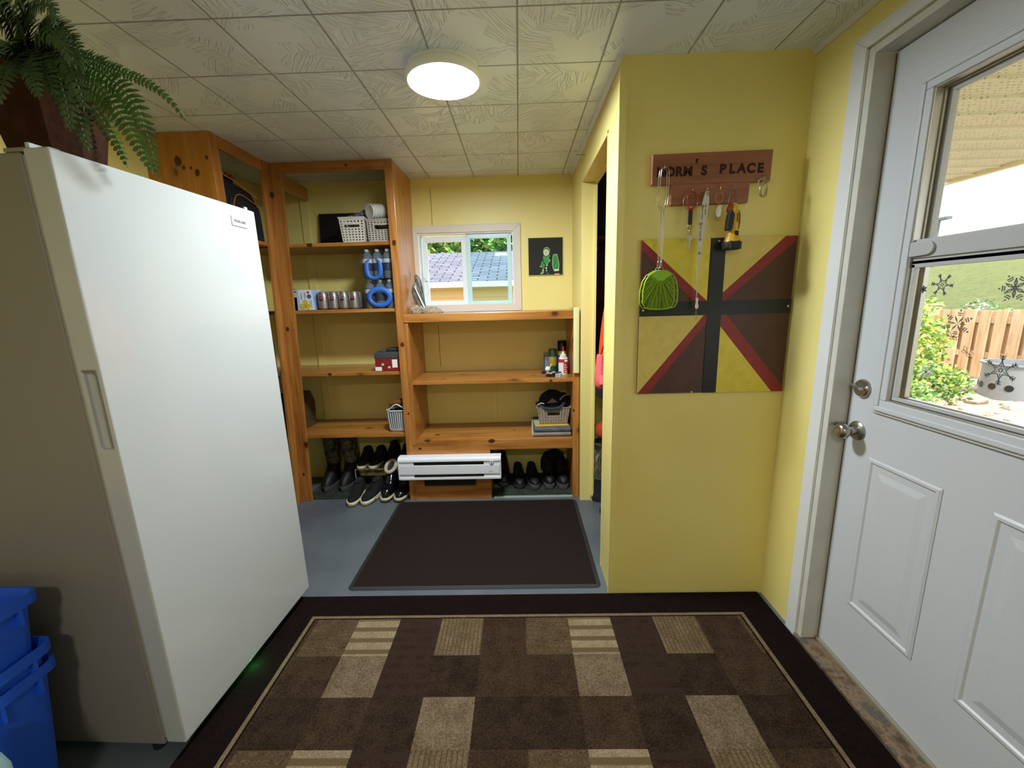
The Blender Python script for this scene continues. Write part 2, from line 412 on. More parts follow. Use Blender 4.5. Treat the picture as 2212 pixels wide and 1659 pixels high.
b = MB(); frame_y(b, -.690, -.372, 1.326, 1.806, .034, YB + .04, YB + .07, .03); b.box(-.372, -.356, YB + .035, YB + .075, 1.326, 1.806); sa = b.build('sash', VINYL, W, .002)
b = MB(); b.box(-.66, -.40, YB + .054, YB + .056, 1.35, 1.78); b.build('pane', GL, sa)
b = MB(); b.box(-.683, -.663, YB + .025, YB + .042, 1.50, 1.56); b.box(-.688, -.676, YB + .02, YB + .03, 1.52, 1.545); b.build('latch', VINYL, sa, .003)
TEAL = mat('tinted_vinyl', 'bfe0e4', .35)
b = MB(); frame_y(b, -.368, -.045, 1.326, 1.816, .03, YB + .012, YB + .036, .022); sb = b.build('sash', TEAL, W, .002)
b = MB(); b.box(-.34, -.075, YB + .023, YB + .025, 1.34, 1.79); b.build('pane', GLT, sb)

# ---------------------------------------------------------------- entry door
LX = 1.135     # inner face of the leaf
b = MB()
b.prism([(1.43, 0), (1.486, 0), (1.486, 2.10), (1.43, 2.055)], 'x', XR - .014, XR)
b.prism([(1.486, 2.10), (.46, 2.10), (.52, 2.055), (1.43, 2.055)], 'x', XR - .014, XR)
b.prism([(.46, 0), (.52, 0), (.52, 2.055), (.46, 2.10)], 'x', XR - .014, XR)
struct(b.build('trim_8', WHITE, bev=.002), 'flat white casing around the entry door', 'trim')
b = MB(); b.box(XR - .005, 1.21, 1.405, 1.432, 0, 2.045); b.box(XR - .004, 1.21, .52, 1.432, 2.03, 2.052); b.box(XR - .004, 1.21, .52, .545, 0, 2.045)
b.box(XR - .010, XR + .008, 1.428, 1.440, 0, 2.05)
struct(b.build('trim_9', JAMB, bev=.0015), 'worn off-white door jamb', 'trim')
Y0, Y1, Z0, Z1 = .56, 1.398, .03, 2.025
DR = struct(thing('door_1', 'white entry door with a sliding glass window and snowflake stickers', 'door', (LX, Y1, Z0)))
gy0, gy1, gz0, gz1 = .60 + .09, 1.30, .955, 1.915     # window insert outer bounds
b = MB()
gy0 = .66
hole = (gy0 + .012, gy1 - .012, gz0 + .012, gz1 - .012)
aa = [Y0, hole[0], hole[1], Y1]; zz = [Z0, hole[2], hole[3], Z1]
for i in range(3):
    for j in range(3):
        if i == 1 and j == 1: continue
        b.box(LX, LX + .045, aa[i], aa[i + 1], zz[j], zz[j + 1])
b.build('leaf', DOORW, DR)
# raised insert frame: stepped ridges
def frame_x(b, y0, y1, z0, z1, t, x0, x1):
    b.box(x0, x1, y0, y1, z0, z0 + t); b.box(x0, x1, y0, y1, z1 - t, z1); b.box(x0, x1, y0, y0 + t, z0 + t, z1 - t); b.box(x0, x1, y1 - t, y1, z0 + t, z1 - t)
b = MB()
frame_x(b, gy0, gy1, gz0, gz1, .012, LX - .008, LX + .02)
frame_x(b, gy0 + .010, gy1 - .010, gz0 + .010, gz1 - .010, .016, LX - .015, LX + .02)
frame_x(b, gy0 + .024, gy1 - .024, gz0 + .024, gz1 - .024, .022, LX - .011, LX + .03)
FRM = b.build('window_frame', DOORW, DR, .003)
iy0, iy1, iz0, iz1 = gy0 + .046, gy1 - .046, gz0 + .046, gz1 - .046
ALU = mat('aluminium_track', 'b4b0a8', .35, .6); SASHG = mat('grey_sash', 'b4b5b8', .4)
b = MB(); frame_x(b, iy0, iy1, iz0, iz1, .004, LX - .006, LX + .045); frame_x(b, iy0 + .004, iy1 - .004, iz0 + .004, iz1 - .004, .004, LX + .016, LX + .022)
frame_x(b, iy0 + .004, iy1 - .004, iz0 + .004, iz1 - .004, .012, LX + .030, LX + .045)
b.build('track', ALU, FRM, .001)
b = MB(); b.box(LX + .002, LX + .014, iy0 + .004, iy1 - .004, 1.418, 1.476); b.box(LX - .004, LX + .004, iy0 + .004, iy1 - .004, 1.424, 1.470)
rail = b.build('window_rail', SASHG, DR, .002)
b = MB(); b.prism([(iy1 - .003, 1.428), (iy1 - .003, 1.468)] + [(iy1 - .055 - .018 * math.sin(a), 1.448 + .018 * math.cos(a)) for a in [PI * i / 8 for i in range(9)]], 'x', LX - .012, LX - .003)
b.build('latch', SASHG, rail, .002)
b = MB(); frame_x(b, iy0 + .004, iy1 - .004, iz0 + .006, 1.418, .010, LX + .002, LX + .014); b.box(LX + .002, LX + .014, iy0 + .004, iy1 - .004, 1.398, 1.42); s1 = b.build('sash', SASHG, DR, .001)
b = MB(); b.box(LX + .007, LX + .009, iy0 + .01, iy1 - .01, iz0 + .012, 1.40); b.build('pane', GL, s1)
b = MB(); frame_x(b, iy0 + .008, iy1 - .008, 1.44, iz1 - .006, .012, LX + .028, LX + .042); s2 = b.build('sash', SASHG, DR, .001)
b = MB(); b.box(LX + .034, LX + .036, iy0 + .01, iy1 - .01, 1.45, iz1 - .012); b.build('pane', GL, s2)
# embossed lower panels
def door_panel(y0, y1, z0, z1):
    b = MB()
    prof = [(0, 0), (.006, -.004), (.014, -.004), (.020, .003), (.030, .003), (.060, -.003)]
    rs = []
    for d, h in prof:
        rs.append([(LX + h - .0012, y1 - d, z0 + d), (LX + h - .0012, y0 + d, z0 + d), (LX + h - .0012, y0 + d, z1 - d), (LX + h - .0012, y1 - d, z1 - d)])
    b.rings(rs, caps=False); b.poly(rs[-1])
    b.build('panel', DOORW, DR, .001)
door_panel(1.052, 1.292, .262, .806); door_panel(.68, .932, .262, .806)
# knob and deadbolt
def knob(y, z):
    b = MB(); b.lathe([(.0, 0), (.033, 0), (.033, -.004), (.026, -.010), (.014, -.012), (.0125, -.028), (.019, -.034), (.0265, -.046), (.0265, -.058), (.020, -.066), (.010, -.068), (.0, -.068)], (LX, y, z), 'x', 32, caps=False)
    k = b.build('door_knob', CHROME, DR, smooth=40)
    b = MB(); b.lathe([(.0, -.068), (.009, -.068), (.008, -.071), (0, -.071)], (LX, y, z), 'x', 16, caps=False); b.build('knob_button', WIRE, k, smooth=40)
knob(1.352, .876)
b = MB(); b.lathe([(.0, 0), (.031, 0), (.031, -.005), (.026, -.012), (.0, -.013)], (LX, 1.352, 1.022), 'x', 32, caps=False); db = b.build('deadbolt', CHROME, DR, smooth=40)
b = MB(); b.prism([(1.352 - .020, 1.018), (1.352 + .022, 1.028), (1.352 + .022, 1.036), (1.352, 1.030), (1.352 - .018, 1.026)], 'x', LX - .030, LX - .013); b.build('thumb_turn', CHROME, db, .002)
b = MB(); b.box(LX + .002, LX + .04, Y1 - .001, 1.406, Z0, Z1); b.build('weather_strip', mat('weather_strip', '6a5c40', .8), DR)
# latch strike on jamb
b = MB(); b.prism([(LX - .055, .886), (LX - .005, .874), (LX - .005, .892), (LX - .035, .893)], 'y', 1.398, 1.405); b.build('strike_plate', CHROME, DR, .001)
# snowflake and butterfly stickers on the glass
STK = mat('grey_sticker', '5f6668', .6); STW = mat('frosted_sticker', 'b9c4bd', .7); STB = mat('brown_sticker', '6f4a34', .6)
def flake(y, z, r, kind, m, rot=0):
    b = MB(); X = LX + .005
    def seg(a0, a1, w):
        d = Vector(a1) - Vector(a0); n = Vector((-d.y, d.x)).normalized() * w
        q = [(a0[0] + n.x, a0[1] + n.y), (a0[0] - n.x, a0[1] - n.y), (a1[0] - n.x, a1[1] - n.y), (a1[0] + n.x, a1[1] + n.y)]
        b.prism([(y + p[0], z + p[1]) for p in q], 'x', X, X + .0008)
    def pol(rr, a): return (rr * math.cos(a), rr * math.sin(a))
    def dot(c, rr): b.prism([(y + c[0] + rr * math.cos(i * PI / 4), z + c[1] + rr * math.sin(i * PI / 4)) for i in range(8)], 'x', X, X + .0008)
    for k in range(6):
        a = k * PI / 3 + rot
        if kind == 0:      # branched arms with a star ring
            seg(pol(r * .55, a), pol(r, a), .0012)
            for q in (.68, .84):
                seg(pol(r * q, a), pol(r * (q + .14), a + .16), .001); seg(pol(r * q, a), pol(r * (q + .14), a - .16), .001)
            seg(pol(r * .58, a), pol(r * .30, a + PI / 6), .001); seg(pol(r * .58, a), pol(r * .30, a - PI / 6), .001)
            seg(pol(r * .12, a), pol(r * .12, a + PI / 3), .001); seg(pol(r * .42, a), pol(r * .2, a), .0008)
        elif kind == 1:    # six solid petals with arcs and dots
            w = .18 if m is not None else .1
            b.prism([(y + p[0], z + p[1]) for p in (pol(r * .04, a), pol(r * .35, a - .16), pol(r * .62, a), pol(r * .35, a + .16))], 'x', X, X + .0008)
            g = a + PI / 6
            for q in (.60, .74):
                seg(pol(r * q, g), pol(r * (q + .02), g + .22), .0012); seg(pol(r * q, g), pol(r * (q + .02), g - .22), .0012)
            dot(pol(r * .94, g), .0025)
        else:              # outlined petals
            seg(pol(r * .04, a), pol(r * .35, a - .26), .0009); seg(pol(r * .35, a - .26), pol(r * .66, a), .0009)
            seg(pol(r * .04, a), pol(r * .35, a + .26), .0009); seg(pol(r * .35, a + .26), pol(r * .66, a), .0009); seg(pol(r * .1, a), pol(r * .5, a), .0006)
            g = a + PI / 6
            for q in (.58, .72):
                seg(pol(r * q, g), pol(r * (q + .05), g + .26), .0012); seg(pol(r * q, g), pol(r * (q + .05), g - .26), .0012)
            dot(pol(r * .92, g), .002)
    return b.build('snowflake_sticker', m, s1)
def onglass(u, v):
    p = at(u, v, 'x', LX + .005); return p.y, p.z
for (u, v, r, k, m_, rt) in ((2035, 615, .030, 0, STK, .12), (2192, 622, .034, 2, STK, .5), (2068, 699, .036, 1, STK, .1), (2161, 800, .036, 0, STK, .52), (2000, 803, .020, 2, STW, .3), (1994, 625, .010, 2, STK, 0)):
    y, z = onglass(u, v); flake(y, z, r, k, m_, rt)
def butterfly(u, v, s, m, rot):
    b = MB(); y, z = onglass(u, v); X = LX + .005
    for sg in (-1, 1):
        for pts in ([(0, 0), (.5, .6), (1.1, .55), (.8, .05)], [(0, 0), (.75, -.05), (.85, -.45), (.3, -.4)]):
            q = [(sg * p[0] * s, p[1] * s) for p in pts]
            q = [(y + a * math.cos(rot) - c * math.sin(rot), z + a * math.sin(rot) + c * math.cos(rot)) for a, c in q]
            b.tube([(X, a, c) for a, c in q], .0007, 4, closed=True)
    b.build('butterfly_sticker', m, s1)
butterfly(2057, 727, .016, STB, .1); butterfly(2088, 761, .014, STB, .6)
# threshold
SILLM = NT('worn_threshold'); SILLM.out(SILLM.ramp(SILLM.noise(14, 6, rough=.7), [(.32, '2f2a25'), (.44, '5c4936'), (.52, '80694f'), (.60, '4a4a48'), (.72, '6a5c4a')]), .7, SILLM.bump(SILLM.noise(40, 4), .3, .004))
b = MB(); b.box(1.062, 1.21, .52, 1.432, -.001, .016); struct(b.build('trim_10', SILLM.M, bev=.003), 'worn wooden door threshold', 'trim')
b = MB(); b.box(LX - .008, LX + .03, .545, 1.405, .014, .028); struct(b.build('trim_11', mat('door_sweep', '8d8778', .6), bev=.003), 'white strip below the entry door', 'trim')

# ================================================================ furniture
# ---------------------------------------------------------------- tall corner shelving
T = thing('corner_shelving', 'tall open pine shelving built around the back left corner up to the ceiling', 'shelving', (-1.3, 2.65, 0))
BW = .02
b = MB(); b.hexa([(-1.562, 2.645, 0), (-1.476, 2.645, 0), (-1.476, 2.665, 0), (-1.562, 2.665, 0)], [(-1.492, 2.645, H), (-1.408, 2.645, H), (-1.408, 2.665, H), (-1.492, 2.665, H)])
b.build('post', 'pine_z', T, .002)
b = MB(); b.hexa([(-1.566, 2.585, 0), (-1.546, 2.585, 0), (-1.546, 2.645, 0), (-1.566, 2.645, 0)], [(-1.500, 2.585, H), (-1.482, 2.585, H), (-1.482, 2.645, H), (-1.500, 2.645, H)])
b.build('post', 'pine_z', T, .002)
b = MB(); b.box(-.785, -.737, 2.645, 2.665, 0, H); b.build('post', 'pine_z', T, .002)
box('side_panel', 'pine_side_z', T, -.757, -.737, 2.665, YB, 0, H)
b = MB(); b.box(XL, -1.49, 2.172, 2.192, 0, H); b.build('side_panel', 'pine_side_z', T, .002)
b = MB(); b.box(-1.508, -1.488, 2.176, 2.232, 0, H); b.build('post', 'pine_z', T, .002)
b = MB(); b.box(-1.408, -.785, 2.645, 2.665, H - .058, H); b.build('header_board', 'pine_x', T, .002)
b = MB(); b.box(-1.506, -1.486, 2.232, 2.585, H - .06, H); b.build('header_board', 'pine_y', T, .002)
b = MB(); b.box(-1.475, -1.455, 2.668, YB - .012, H - .125, H - .04); b.build('header_board', 'pine_y', T, .002)
SZ = (1.725, 1.315, .905, .477)
for z in SZ:
    b = MB(); b.box(-1.80, -.757, 2.667, YB - .002, z - .022, z); b.build('shelf', 'pine_x', T, .0015)
    b = MB(); b.box(-1.80, -1.57 if z < 1.5 else -1.51, 2.20, 2.60, z - .022, z); b.build('shelf', 'pine_y', T, .0015)
b = MB(); b.box(XL, XL + .02, 2.6, 2.67, 0, H); b.build('wall_cleat', Y, T)

# ---------------------------------------------------------------- low bookcase under the window
T = thing('low_bookcase', 'low open pine bookcase under the small window with two empty shelves', 'bookcase', (-.2, 2.65, 0))
box('side_panel', 'pine_z', T, -.735, -.713, 2.665, YB - .002, .40, 1.247)
box('side_panel', 'pine_z', T, .345, .365, 2.67, YB - .002, 0, 1.247)
b = MB(); b.box(-.736, -.712, 2.645, 2.665, .40, 1.222); b.build('stile', 'pine_z', T, .002)
b = MB(); b.box(.342, .384, 2.645, 2.668, 0, 1.222); b.build('stile', 'pine_z', T, .002)
b = MB(); b.box(-.736, .384, 2.640, YB - .002, 1.252, 1.273); b.build('top_board', 'pine_low_x', T, .002)
b = MB(); b.box(-.7365, .384, 2.638, 2.655, 1.222, 1.2735); b.build('top_edging', 'pine_low_x', T, .002)
b = MB(); b.box(-.713, .345, 2.655, YB - .002, .812, .836); b.build('shelf', 'pine_low_x', T, .0015)
b = MB(); b.box(-.713, .345, 2.648, YB - .002, .404, .428); b.build('shelf', 'pine_low_x', T, .0015)
b = MB(); b.box(-.216, .343, 2.650, 2.668, .355, .404); b.build('apron', 'pine_low_x', T, .002)
b = MB()
for q in ((-.7365, -.216, .30, .404), (-.7365, -.68, .095, .30), (-.32, -.216, .095, .30), (-.7365, -.216, 0, .095), (-.68, -.32, .155, .30)): b.box(q[0], q[1], 2.648, 2.668, q[2], q[3])
b.build('base_panel', 'pine_low_x', T)
b = MB(); b.box(-.68, -.32, 2.672, 2.68, .09, .16); b.build('vent_slot', BLACK, T)
box('divider', 'pine_z', T, -.236, -.216, 2.668, YB - .002, 0, .404)

# ---------------------------------------------------------------- heater
T = thing('baseboard_heater', 'white electric baseboard heater mounted on the bookcase base', 'heater', (-.49, 2.645, .17))
x0, x1, z0, z1, yf, yb = -.832, -.142, .172, .330, 2.580, 2.647
b = MB()
n = 6; arc = [(yf + .022 - .022 * math.sin(i * PI / 2 / n), z1 - .022 + .022 * math.cos(i * PI / 2 / n)) for i in range(n + 1)]
b.prism([(yb, z1)] + arc + [(yf, z1 - .028), (yf + .004, z1 - .028), (yb, z1 - .006)], 'x', x0, x1)
b.build('top_cover', HEAT, T, smooth=35)
b = MB(); b.prism([(yf, z1 - .052), (yf - .001, z1 - .058), (yf - .001, z0 + .044), (yf, z0 + .040), (yf + .004, z0 + .040), (yf + .004, z1 - .052)], 'x', x0 + .006, x1 - .008)
b.build('front_panel', HEAT, T, .0015)
b = MB(); b.prism([(yf, z0 + .018), (yf, z0 + .004), (yf + .004, z0), (yb, z0), (yb, z0 + .006), (yf + .006, z0 + .018)], 'x', x0 + .008, x1); b.build('bottom_rail', HEAT, T, .0015)
for xx in ((x0, x0 + .006), (x1 - .006, x1)):
    b = MB(); b.prism([(yb, z0), (yf, z0 + .004), (yf, z1 - .022), (yf + .02, z1 - .001), (yb, z1 - .001)], 'x', *xx); b.build('end_cap', HEAT, T, .001)
for xx in ((x0 + .006, x0 + .105), (x1 - .115, x1 - .006)):
    for zz in ((z1 - .052, z1 - .020), (z0 + .012, z0 + .046)):
        b = MB(); b.box(xx[0], xx[1], yf + .006, yf + .012, *zz); b.build('filler_plate', HEAT, T)
b = MB(); b.box(x0 + .1, x1 - .11, yf + .028, yf + .034, z0 + .01, z1 - .022); b.build('grille', SLAT, T)
b = MB()
for i in range(16): xx = x0 + .15 + i * .027; b.box(xx, xx + .009, yf + .024, yf + .029, z1 - .034, z1 - .027)
b.build('fin', BLACK, T)
b = MB(); b.lathe([(0, 0), (.013, 0), (.012, -.014), (0, -.015)], (x1 - .062, yf + .006, z1 - .035), 'y', 20, caps=False); kn = b.build('thermostat_knob', mat('knob_grey', 'c9cbcf', .3), T, smooth=40)
b = MB(); b.box(x1 - .0635, x1 - .0605, yf - .012, yf - .009, z1 - .037, z1 - .024); b.build('pointer', SLAT, kn)
text('logo', 'stelpro', .010, SLAT, T, Matrix.Translation((x1 - .068, yf - .0012, z0 + .056)) @ RXF, .0002, local=False)

# ---------------------------------------------------------------- freezer
FX, FY = -1.0323, .9931
T = thing('upright_freezer', 'tall white upright freezer with a flat glossy door and side recess grip', 'freezer', (FX, FY, 0), 0)
T.rotation_euler = (.0031, -.0075, -.0376)
FZ0, FZ1, FW, DTH = .05, 1.70, .6945, .062
def fr(x0, x1, y0, y1, z0, z1): b = MB(); b.box(x0, x1, y0, y1, z0, z1); return b
# door with recessed grip on the near edge
b = MB()
gz0_, gz1_, gx0, gx1, gd = .985, 1.190, -.047, -.013, .013
X = [-DTH, gx0, gx1, 0]; Zs = [FZ0, gz0_, gz1_, FZ1]
v = {}
def V(x, y, z):
    k = (round(x, 4), round(y, 4), round(z, 4))
    if k not in v: v[k] = b.bm.verts.new((x, y, z))
    return v[k]
for i in range(3):
    for j in range(3):
        if i == 1 and j == 1: continue
        b._f([V(X[i], 0, Zs[j]), V(X[i + 1], 0, Zs[j]), V(X[i + 1], 0, Zs[j + 1]), V(X[i], 0, Zs[j + 1])])
b._f([V(gx0, gd, gz0_), V(gx1, gd, gz0_), V(gx1, gd, gz1_), V(gx0, gd, gz1_)])
for p, q in (((gx0, gz0_), (gx1, gz0_)), ((gx1, gz0_), (gx1, gz1_)), ((gx1, gz1_), (gx0, gz1_)), ((gx0, gz1_), (gx0, gz0_))):
    b._f([V(p[0], 0, p[1]), V(q[0], 0, q[1]), V(q[0], gd, q[1]), V(p[0], gd, p[1])])
b._f([V(x, FW, z) for x, z in ((0, FZ0), (-DTH, FZ0), (-DTH, FZ1), (0, FZ1))])
b._f([V(-DTH, 0, z) for z in Zs] + [V(-DTH, FW, FZ1), V(-DTH, FW, FZ0)])
b._f([V(0, 0, z) for z in Zs] + [V(0, FW, FZ1), V(0, FW, FZ0)])
b._f([V(x, 0, FZ1) for x in X] + [V(0, FW, FZ1), V(-DTH, FW, FZ1)])
b._f([V(x, 0, FZ0) for x in X] + [V(0, FW, FZ0), V(-DTH, FW, FZ0)])
D = b.build('door', FRIDGE, T, .005, local=True, seg=3)
b = MB(); b.tube([(gx1, -.0005, gz0_ + .004), (gx1, -.0005, gz1_ - .012), (gx1 - .010, -.0005, gz1_), (gx0, -.0005, gz1_)], .0022, 8); b.build('grip', FSIDE, D, local=True, smooth=60)
b = MB(); b.box(0, .0035, .557, .637, 1.628, 1.661); bd = b.build('badge', mat('badge_white', 'e3e3e2', .3), D, .001, local=True)
text('brand_lettering', 'FRIGIDAIRE', .0125, mat('badge_ink', '3b3f46', .4), bd, facing_px((.0038, .597, 1.645)), .0002, bold=.0004)
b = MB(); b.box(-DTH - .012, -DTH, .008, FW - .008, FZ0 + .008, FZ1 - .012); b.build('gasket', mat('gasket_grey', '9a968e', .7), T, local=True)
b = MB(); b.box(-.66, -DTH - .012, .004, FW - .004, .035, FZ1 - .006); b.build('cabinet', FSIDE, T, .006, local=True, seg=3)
b = MB(); b.box(-.115, -.055, .005, .055, FZ1 - .006, FZ1 + .004); b.box(-.10, -.02, .02, .045, FZ1 + .0, FZ1 + .008); b.build('hinge_cover', FSIDE, T, .003, local=True)
b = MB(); b.prism([(-DTH + .006, FZ1), (-DTH + .016, FZ1), (-DTH + .016, FZ1 + .012), (-DTH + .006, FZ1 + .012)], 'y', .002, FW - .002); b.build('top_trim', FRIDGE, T, .002, local=True)
b = MB(); b.box(-.02, -.013, .66, .675, FZ1, FZ1 + .012); b.build('hinge_tab', FRIDGE, T, .001, local=True)
for q in ((-.12, .03), (-.62, .03), (-.12, .66), (-.62, .66)):
    b = MB(); b.lathe([(.018, .002), (.018, .03), (.008, .036)], (q[0], q[1], 0), 'z', 12); b.build('foot', BLACK, T, local=True)

b = MB(); b.box(-.030, -.022, .30, .312, FZ0 - .006, FZ0 - .0005); b.build('indicator_light', mat('green_led', '20ff50', .5, emit=6), T, local=True)
led = bpy.data.lights.new('indicator_glow', 'POINT'); led.energy = .10; led.color = (.05, 1, .2); led.shadow_soft_size = .006
lo = bpy.data.objects.new('indicator_glow', led); col.objects.link(lo); lo.parent = T; lo.location = (-.004, .306, FZ0 - .018)

# ---------------------------------------------------------------- fern on the freezer
FERN = mat('fern_green', '55753a', .55, var=.3, vs=25); FERN2 = mat('fern_dark_green', '3f5631', .6, var=.3, vs=25)
POT = mat('brown_pot', '3a2012', .75, var=.3, vs=30, bump=.25, bs=60, spec=.15)
PC = Vector((-1.275, 1.235, 1.708))
T = thing('potted_fern', 'hanging green fern in a dark brown pot on top of the freezer', 'plant', PC)
b = MB(); b.lathe([(0, .0), (.082, 0), (.088, .006), (.128, .215), (.133, .216), (.135, .245), (.124, .246), (.118, .225), (0, .22)], PC, 'z', 10, rot=.35, caps=False); b.build('pot', POT, T, smooth=25)
b = MB(); b.lathe([(0, .221), (.119, .221)], PC, 'z', 12, caps=False); b.build('soil', mat('potting_soil', '20160f', .95, bump=.5, bs=60), T)
def cr(P, n):
    P = [Vector(p) for p in P]; P = [2 * P[0] - P[1]] + P + [2 * P[-1] - P[-2]]; out = []
    for i in range(1, len(P) - 2):
        for j in range(n):
            t = j / n; a, b_, c, d = P[i - 1:i + 3]
            out.append(.5 * ((2 * b_) + (c - a) * t + (2 * a - 5 * b_ + 4 * c - d) * t * t + (3 * b_ - a - 3 * c + d) * t ** 3))
    return out + [P[-2]]
def frond(path, L, m, parent, face=Vector((0, -1, 0)), nsp=.0125, prof=None, lean=.35, rnd=random, wid=.46):
    P = cr(path, 14); tot = sum((P[i + 1] - P[i]).length for i in range(len(P) - 1))
    b = MB(); b.tube(P, [.0022 * (1 - .7 * i / len(P)) for i in range(len(P))], 5)
    n = max(8, int(tot / nsp)); s = 0; k = 1; i = 0
    while k < n and i < len(P) - 1:
        seg = (P[i + 1] - P[i]).length
        if s + seg >= tot * k / n:
            f = (tot * k / n - s) / seg; p = P[i].lerp(P[i + 1], f); t = (P[i + 1] - P[i]).normalized()
            side = t.cross(face).normalized(); nn = side.cross(t).normalized()
            u = k / n; ll = L * (prof(u) if prof else min(1, u * 5 + .25) * (1 - u) ** .55)
            for sg in (-1, 1):
                d = (side * sg + t * lean + nn * (rnd.random() - .5) * .3).normalized(); wv = t * (tot / n * wid)
                l2 = ll * (.9 + .2 * rnd.random()); dr = nn * -.12 * l2
                a0 = p - wv * .5; a1 = p + wv * .5; c0 = p + d * l2 * .45 - wv * .95 + nn * .002; c1 = p + d * l2 * .45 + wv * .95 + nn * .002
                e0 = p + d * l2 * .82 - wv * .45 + dr * .4; e1 = p + d * l2 * .82 + wv * .55 + dr * .4; tip = p + d * l2 + dr
                V_ = [b.bm.verts.new(q) for q in (a0, a1, c1, c0, e0, e1, tip)]
                b._f([V_[0], V_[1], V_[2], V_[3]]); b._f([V_[3], V_[2], V_[5], V_[4]]); b._f([V_[4], V_[5], V_[6]])
            k += 1
        else:
            s += seg; i += 1
    return b.build('frond', m, parent, solid=.0006)
top = PC + Vector((0, 0, .23))
def pix(path): return [at(u, v, 'y', y) for u, v, y in path]
FR = [
    ([(120, 130, 1.18), (185, 125, 1.10), (245, 148, 1.04), (315, 178, 1.00), (362, 212, .99), (402, 260, .99)], .030, FERN),
    ([(110, 150, 1.18), (180, 142, 1.12), (245, 176, 1.10), (292, 228, 1.10), (315, 285, 1.12), (330, 335, 1.14), (338, 378, 1.16)], .052, FERN),
    ([(110, 170, 1.18), (165, 165, 1.14), (215, 190, 1.12), (262, 250, 1.12), (296, 310, 1.14), (318, 350, 1.16), (330, 376, 1.17)], .058, FERN),
    ([(120, 190, 1.20), (175, 200, 1.22), (215, 250, 1.24), (245, 300, 1.26), (262, 330, 1.27), (276, 362, 1.28)], .038, FERN),
    ([(60, 100, 1.15), (110, 110, 1.05), (145, 160, 1.00), (165, 225, .98), (178, 280, .97), (192, 326, .97)], .078, FERN2),
    ([(60, 120, 1.15), (90, 110, 1.03), (120, 150, .97), (138, 205, .95), (148, 250, .95), (152, 285, .95)], .072, FERN2),
    ([(70, 120, 1.15), (100, 95, 1.05), (135, 120, .98), (160, 165, .95), (175, 205, .95), (182, 240, .95)], .070, FERN2),
    ([(70, 120, 1.15), (80, 120, 1.0), (95, 150, .96), (112, 190, .94), (122, 215, .94)], .070, FERN2),
    ([(70, 110, 1.15), (90, 70, 1.02), (125, 75, .95), (150, 110, .93), (165, 150, .93)], .065, FERN2),
    ([(60, 120, 1.15), (40, 70, 1.02), (70, 20, .92), (100, 10, .85), (118, 30, .80), (115, 60, .78)], .045, FERN2),
    ([(40, 130, 1.15), (20, 60, 1.0), (-10, 10, .9), (-40, 0, .85)], .055, FERN2),
    ([(60, 120, 1.15), (60, 60, 1.0), (40, 0, .88), (60, -30, .82), (110, -20, .78)], .055, FERN2),
    ([(80, 120, 1.15), (110, 60, 1.02), (150, 80, .92), (175, 120, .88), (180, 160, .87)], .045, FERN2),
    ([(60, 130, 1.15), (20, 100, .98), (-20, 110, .9), (-60, 150, .85)], .06, FERN2),
    ([(90, 130, 1.15), (85, 80, 1.02), (100, 60, .92), (135, 95, .86), (150, 140, .85)], .06, FERN2),
    ([(60, 120, 1.15), (30, 130, .98), (10, 170, .93), (-5, 230, .92)], .055, FERN2),
    ([(50, 110, 1.15), (60, 130, .98), (70, 170, .92), (85, 215, .9)], .06, FERN2),
    ([(60, 100, 1.2), (20, 20, 1.1), (0, -20, 1.0), (-20, -60, .95)], .05, FERN2),
]
rr = random.Random(3)
for path, L, m_ in FR: frond(pix(path), L, m_, T, face=Vector((.25, -1, .1)), rnd=rr, nsp=.0125)
for k in range(10):
    a = 1.9 + k * .18; r = .28 + .1 * rr.random()
    q = [top, top + Vector((math.cos(a) * r * .35, abs(math.sin(a)) * r * .35, .12)), top + Vector((math.cos(a) * r * .7, abs(math.sin(a)) * r * .55, .10)), top + Vector((math.cos(a) * r, abs(math.sin(a)) * r * .7, -.05))]
    frond(q, .05, FERN2, T, face=Vector((0, 0, 1)), rnd=rr, nsp=.014)

# ---------------------------------------------------------------- nested blue recycling bins
BLUE = mat('blue_bin_plastic', '1d55d0', .45, bump=.02, bs=300)
def bin_(z, n_, lab, Hh=.36):
    X1, Y1_ = -1.262, .935
    T = thing('recycling_bin', lab, 'bin', (X1 - .2, Y1_ - .26, z), group='nested blue bins beside the freezer')
    b = MB(); cx, cy = X1 - .20, Y1_ - .26
    def ring(hx, hy, zz, r=.03):
        out = []
        for sx, sy, a0 in ((1, 1, 0), (-1, 1, PI / 2), (-1, -1, PI), (1, -1, 1.5 * PI)):
            for i in range(4):
                a = a0 + i * PI / 6; out.append((cx + sx * (hx - r) + r * math.cos(a), cy + sy * (hy - r) + r * math.sin(a), zz))
        return out
    t = .004
    b.rings([ring(.163, .22, z), ring(.188, .245, z + Hh - .03), ring(.20, .258, z + Hh - .028), ring(.20, .258, z + Hh), ring(.195, .252, z + Hh), ring(.186, .243, z + Hh - .02), ring(.158, .215, z + .006)])
    b.build('shell', BLUE, T, smooth=50)
    for yy in (.12, .20):
        b = MB(); b.box(cx + .183, cx + .199, cy + yy, cy + yy + .008, z + Hh - .07, z + Hh - .028); b.build('rim_rib', BLUE, T)
bin_(.004, 0, 'bottom blue bin of the nested stack of three', .428)
bin_(.125, 1, 'middle blue bin of the nested stack of three')
bin_(.275, 2, 'top blue bin of the nested stack of three')
T = thing('plastic_jug', 'pale translucent jug standing in front of the blue bins', 'jug', (-1.205, .70, 0))
b = MB(); b.lathe([(0, .002), (.040, .002), (.043, .02), (.043, .33), (.036, .36), (.020, .385), (.020, .40), (0, .40)], (-1.205, .70, 0), 'z', 24, caps=False); b.build('jug_body', mat('pale_plastic', '7f9c9c', .4), T, smooth=40)
